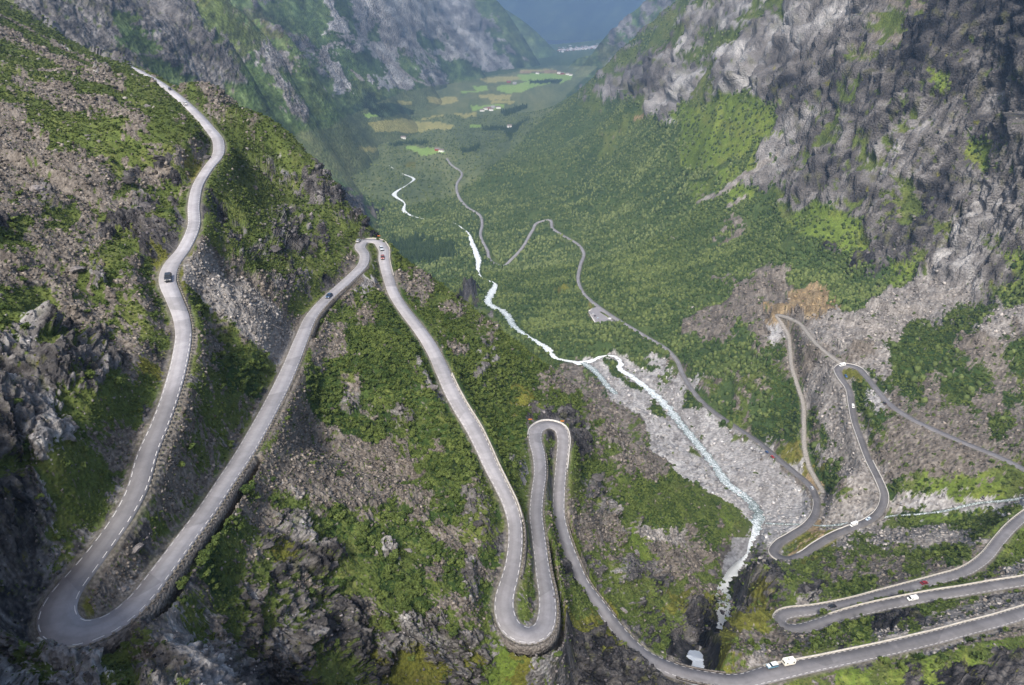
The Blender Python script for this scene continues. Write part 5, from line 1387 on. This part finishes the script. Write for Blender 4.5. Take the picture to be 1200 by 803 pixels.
    if kind != "caravan":
        fx = {"car": 2.2, "wagon": 2.3, "van": 2.6, "camper": 2.98}[kind]; rx = {"car": 2.2, "wagon": 2.33, "van": 2.62, "camper": 3.12}[kind]
        for s in (1, -1):
            put("headlight", boxbm(.08, .34, .18), M_lamp, root, (fx - .02, s * .62, .72))
            put("tail_light", boxbm(.06, .26, .2), M_red, root, (-rx, s * .68, .85))
        put("bumper", boxbm(.14, 1.6, .2), M_trim, root, (fx, 0, .42))
    return root
def on_road(o, u, v, fwd=1, line=None, z=None, head=None, s=1.0):
    line = road if line is None else line
    up = line[:, :3]
    uu, vv, DD = to_uv(up)
    i = int(np.argmin((uu - u) ** 2 + (vv - v) ** 2)); i = min(max(i, 3), len(line) - 4)
    zz = float(line[i, 2]) if z is None else z
    D_ = float(DD[i])
    x, y, _ = pt_z(u, v, zz + .6)
    t = line[i + 3, :3] - line[i - 3, :3]
    h = math.atan2(t[1], t[0]) if head is None else head
    gr = math.atan2(t[2], math.hypot(t[0], t[1])) if head is None else 0
    o.location = (x, y, zz + D_ / 4000. + .05)
    if fwd < 0: h += math.pi; gr = -gr
    o.rotation_euler = Matrix.Rotation(h, 3, 'Z').to_euler() if gr == 0 else (Matrix.Rotation(h, 3, 'Z') @ Matrix.Rotation(-gr, 3, 'Y')).to_euler()
    o.scale = (s, s, s)
    return o
def veh(name, kind, c, u, v, fwd, label, cat="car", s=1.08, **k):
    o = car(name, kind, c); on_road(o, u, v, fwd, s=s, **k); tag(o, label, cat); return o
W_ = (.80, .80, .78)
veh("dark_car", "car", (.03, .035, .045), 197, 325.5, 1, "dark car on the topmost left road", s=1.2)
veh("blue_car", "car", (.03, .06, .12), 385.5, 347.5, -1, "dark blue car climbing towards the small upper hairpin", s=1.2)
veh("grey_car", "car", (.30, .32, .34), 420, 282.5, 1, "silver grey car in the corner of the small upper hairpin", s=1.2)
veh("silver_car", "car", (.40, .43, .46), 447, 291.5, 1, "pale car just past the small upper hairpin, ahead of a second car", s=1.2)
veh("red_car", "car", (.22, .07, .06), 448.3, 302, 1, "reddish car following close behind the pale car below the small upper hairpin", s=1.2)
veh("dark_car", "car", (.04, .04, .06), 199.5, 105, 1, "dark car on the far end of the topmost road near the skyline", s=1.3)
veh("white_car", "car", (.60, .60, .60), 217, 122, -1, "pale car in the distance on the topmost road", s=1.3)
veh("camper_van", "camper", W_, 987, 428.6, 1, "white camper van turning in the hairpin below the gravel fan", "camper van", s=1.2)
veh("blue_car", "car", (.04, .12, .28), 991.3, 441, 1, "blue car just behind the camper van at the right hairpin", s=1.15)
veh("white_van", "van", W_, 999.5, 476.5, 1, "white van on the dark road between pale parapets", "van", s=1.1)
veh("black_car", "car", (.02, .02, .02), 1036.5, 472.5, 1, "black car on the road entering the right hairpin", s=1.2)
veh("blue_car", "car", (.03, .08, .20), 898.5, 533.8 - 4, 1, "blue car on the lower road beside the river gravel", s=1.15)
veh("red_car", "car", (.40, .03, .03), 905, 539.5 - 4, 1, "red car on the lower road right behind the blue one", s=1.15)
veh("silver_car", "car", (.62, .66, .70), 951.5, 572, 1, "silver car on the bend above the lowest hairpin", s=1.2)
veh("camper_van", "camper", W_, 1000.5, 613.8 + 1.5, 1, "white camper van crossing the brook", "camper van", s=1.1)
veh("silver_car", "car", (.50, .60, .72), 1017.5, 608.3, 1, "pale blue car following the camper van over the brook", s=1.15)
veh("red_car", "car", (.22, .02, .03), 1083, 683.2, 1, "dark red car on the upper road behind the white van", s=1.05)
veh("black_car", "car", (.025, .025, .028), 975, 710.8, -1, "black car entering the hairpin with the beige parapet", s=1.05)
veh("white_van", "van", W_, 1069.5, 701.8, 1, "white delivery van on the road between the two lower parapets", "van", s=1.0)
tow = veh("off_road_car", "wagon", (.10, .22, .30), 904.5, 780.5, -1, "blue and white off-road car towing a caravan by the bridge", s=1.0)
veh("caravan", "caravan", (.78, .75, .66), 923.5, 777, -1, "cream caravan towed behind the blue and white car", "caravan", s=1.0)
pk = [("white_car", (.75, .75, .75), 695, 368.4, 1.0, "white car parked near the left corner of the car park"), ("dark_car", (.05, .05, .06), 697.3, 370.2, 1.0, "dark car parked between a white and a silver car in the car park"),
      ("silver_car", (.5, .58, .66), 700.6, 373, 1.0, "silver blue car parked along the pale kerb of the car park"), ("white_van", (.80, .80, .80), 714.3, 373.8, 2.4, "white van parked by the grass island of the car park"),
      ("dark_car", (.05, .06, .10), 711.2, 367.6, 2.2, "dark car standing on the road side of the car park")]
for nm, c, u, v, h, lab in pk:
    o = car(nm, "van" if "van" in nm else "car", c); x, y, _ = pt_z(u, v, PZ + .9)
    o.location = (x, y, PZ + .36); o.rotation_euler = (0, 0, h); o.scale = (1.25,) * 3
    tag(o, lab, "van" if "van" in nm else "car", "vehicles in the car park")

# chevron boards at the hairpins
def chevron(u, v, z, lab):
    x, y, _ = pt_z(u, v, z)
    o = empty("chevron_sign", (x, y, z - 1.6)); tag(o, lab, "road sign")
    put("board", boxbm(1.7, .06, .55, .01), flat("sign_orange", (.75, .22, .03), .5, .3), o, (0, 0, 1.6))
    bm = bmesh.new()
    for k in (-.55, -.05, .45):
        for s in (1, -1):
            vs = [bm.verts.new(q) for q in [(k, -.034, 0), (k + .18, -.034, 0), (k + .34, -.034, s * .24), (k + .16, -.034, s * .24)]]; bm.faces.new(vs)
    put("arrow", bm, M_trim, o, (0, 0, 1.6))
    for s in (-.7, .7): put("post", cyl(.04, 2.2, 8), M_rim, o, (s, .06, .9))
chevron(621.5, 491.5, -175.5, "orange chevron board at the left of the narrow central hairpin top")
chevron(659, 493.5, -179.0, "orange chevron board at the right of the narrow central hairpin top")
chevron(444, 276.5, -129.5, "orange chevron board behind the small upper hairpin")

# ------------------------------------------------------------------ boulders one can tell apart
bould = [rock_mesh("boulder", i, 3, .75, 1.0, M_boulder) for i in range(6)]
BO = [(172,125,12,0,"lone pale boulder in the grass left of the road's far end"),(147,213,18,1,"big dark boulder half way up the left scree"),(168,243,20,1,"dark slab boulder in the scree below the dark round one"),(42,222,20,0,"large grey boulder at the left scree's top"),
      (90,316,15,0,"rounded grey boulder on the left scree above the gully"),(186,186,16,1,"dark rock outcrop in the grass under the road bend"),(298,219,9,0,"small pale boulder on the slope right of the topmost road"),
      (240,187,12,1,"dark rock at the roadside of the upper bend"),(388,664,20,1,"dark overhanging rock on the grassy knoll"),(313,640,15,1,"dark flat rock left of the overhanging one on the knoll"),
      (478,645,9,0,"grey rock sticking out of the scrub above the cliff"),(160,643,18,0,"brown block inside the big left hairpin loop"),(145,690,9,0,"pale block at the tip of the hairpin's gravel wedge"),
      (505,455,14,0,"outcrop of grey rock beside the third road"),(480,492,10,1,"dark rock in the middle of the thicket"),(560,613,12,1,"dark crag left of the descending road"),
      (650,700,8,1,"dark rock at the roadside below the central hairpin"),(745,648,10,0,"pointed grey rock on the brown scree slope"),(833,672,16,0,"wet grey boulder beside the falls"),(870,680,14,1,"mossy dark boulder at the river bend above the pool"),
      (730,716,10,0,"pale rock above the bridge road"),(945,692,10,1,"dark rock below the lowest hairpin"),(700,560,14,1,"dark outcrop right of the narrow hairpin"),
      (412,243,16,1,"black rock outcrop jutting from the skyline above the upper hairpin"),(322,292,16,1,"dark crag on the slope behind the second long road"),(366,287,14,1,"narrow dark crag right of the wider one on that slope")]
def ground_hit(u, v, G):
    m = np.abs(G["uv_u"] - u) + np.abs(G["uv_v"] - v)
    m = np.where(G["vis"], m, 1e9)
    k = int(np.argmin(m)); return G["P"].reshape(-1, 3)[k], float(G["D"].ravel()[k]), float(m.ravel()[k])
for G in (G1, G2):
    uu, vv, _ = to_uv(G["P"]); s_ = G["P"][..., 2] / G["P"][..., 1]
    G["uv_u"], G["uv_v"] = uu, vv; G["vis"] = s_ >= np.maximum.accumulate(s_, axis=1) - .004
for k, (u, v, px, dk, lab) in enumerate(BO):
    near = (u < 850 and v > sil_v(u))
    P0, D0, e_ = ground_hit(u, v, G1 if near else G2)
    o = bpy.data.objects.new("boulder", bould[k % 6]); COL.objects.link(o)
    s = px * D0 / FPX * 1.0
    o.location = (float(P0[0]), float(P0[1]), float(P0[2]) + s * .05); o.scale = (s * 1.15, s * .9, s * .75); o.rotation_euler = (random.uniform(-.3, .3), random.uniform(-.3, .3), random.uniform(0, 6))
    if dk: o.data = o.data.copy(); o.data.materials[0] = bpy.data.materials.get("dark_boulder_rock") or stone_mat("dark_boulder_rock", (.075, .07, .07), .3)
    tag(o, lab, "boulder", "boulders")

# ------------------------------------------------------------------ farms and the far town
def house(root_name, x, y, z, rz, L, W, H, wc, rc, lab, grp=None):
    o = empty(root_name, (x, y, z), rz); tag(o, lab, "house", grp)
    put("wall", boxbm(L, W, H, .05), flat("house_wall", wc, .8), o, (0, 0, H / 2))
    bm = prism([(-W / 2 - .4, 0), (0, W * .42), (W / 2 + .4, 0)], L + .8, 0)
    put("roof", bm, flat("house_roof", rc, .85), o, (0, 0, H + .03), (0, 0, math.pi / 2))
    put("chimney", boxbm(.8, .8, 1.6, .05), M_conc, o, (L * .2, 0, H + W * .42))
    for q in (-.28, .28): put("window", boxbm(1.6, .1, 1.4, .02), M_glass, o, (L * q, -W / 2 - .04, H * .55))
    return o
RED, WH, GR = (.30, .06, .04), (.78, .77, .74), (.35, .35, .36)
FARM = [(565,131,WH,"white farmhouse at the left of the mid-valley farm"),(569,129,WH,"white barn in the middle of the mid-valley farm"),(572.5,128,RED,"red barn among the white mid-valley farm buildings"),(575.5,130,WH,"long white house on the drive of the mid-valley farm"),
        (578,127,GR,"grey shed at the right of the mid-valley farm"),(584,127.5,WH,"white outbuilding at the field edge of the mid-valley farm"),(513,177,RED,"red farmhouse by the bright green field"),(517.5,178.5,WH,"white house beside the red one at the bright green field"),
        (473,163,WH,"lone white house in the valley woods"),(597,149.5,WH,"white house at the dark wood below the farm"),(630,87,WH,"white farmhouse on the far bright fields"),(655,86.5,WH,"white farm at the right end of the far fields"),(659,87.5,RED,"red barn at the right end of the far fields"),(665,88,WH,"white barn next to the red one on the far fields"),(669,89,WH,"rightmost white building on the far fields"),(603,99,GR,"grey barn between the far green fields"),(596,97,RED,"red cottage between the far green fields")]
for u, v, c, lab in FARM:
    x, y, z = pt_z(u, v, -588)
    for _ in range(4):
        z = float(L2(np.array([x / y]), np.array([math.log(y)]))[0]) * y; x, y, _z = pt_z(u, v, z)
    k = 1.0 + y / 6000
    house("farm_house", x, y, z, random.uniform(-.6, .6), 16 * k, 9 * k, 6 * k, c, (.20, .17, .16) if c != GR else (.3, .3, .3), lab, "farm buildings of the valley")
items = []
hv = np.array([(-.5,-.5,0),(.5,-.5,0),(.5,.5,0),(-.5,.5,0),(-.5,-.5,.6),(.5,-.5,.6),(.5,.5,.6),(-.5,.5,.6),(-.5,0,1),(.5,0,1)], np.float32)
hf = np.array([(0,1,5,4),(2,3,7,6),(4,5,9,8),(7,8,9,6),(1,2,6,5),(3,0,4,7)], np.int32)
for _ in range(340):
    u = random.uniform(655, 704); v = random.gauss(57.5, 1.0) if random.random() < .8 else random.uniform(56, 62)
    x, y, z = pt_z(u, v, -600)
    c = random.choice([(.55, .55, .54), (.42, .42, .44), (.3, .29, .28), (.5, .47, .44), (.25, .12, .10)])
    z = float(L2(np.array([x / y]), np.array([math.log(y)]))[0]) * y if y < 13600 else -600
    items.append((0, x, y, z - 2, random.uniform(18, 60), random.uniform(12, 25), random.uniform(10, 18), random.uniform(0, 3), *c))
merge_instances("distant_town", [(hv, hf)], items, M_stonecol, "pale houses of a distant town at the valley mouth", "town")

# ------------------------------------------------------------------ the air
bm = bmesh.new(); bmesh.ops.create_cube(bm, size=1)
zt = max(float(g["P"][..., 2].max()) for g in GROUNDS.values()) + 20
x0, x1, y0, y1, z0, z1 = -13000, 13000, -400, 22500, -900, zt
for v in bm.verts: v.co = ((x0 + x1) / 2 + v.co.x * (x1 - x0), (y0 + y1) / 2 + v.co.y * (y1 - y0), (z0 + z1) / 2 + v.co.z * (z1 - z0))
me = bpy.data.meshes.new("haze"); bm.to_mesh(me); bm.free()
hm = bpy.data.materials.new("haze_air"); hm.use_nodes = True; nt = hm.node_tree; nt.nodes.clear()
out = nt.nodes.new("ShaderNodeOutputMaterial"); pv = nt.nodes.new("ShaderNodeVolumePrincipled")
pv.inputs["Density"].default_value = HAZE_D; pv.inputs["Color"].default_value = HAZE_C; pv.inputs["Anisotropy"].default_value = 0.0
nt.links.new(pv.outputs[0], out.inputs["Volume"])
me.materials.append(hm)
hz = bpy.data.objects.new("haze", me); COL.objects.link(hz); tag(hz, "pale blue air haze filling the whole valley", "haze", None, "stuff")
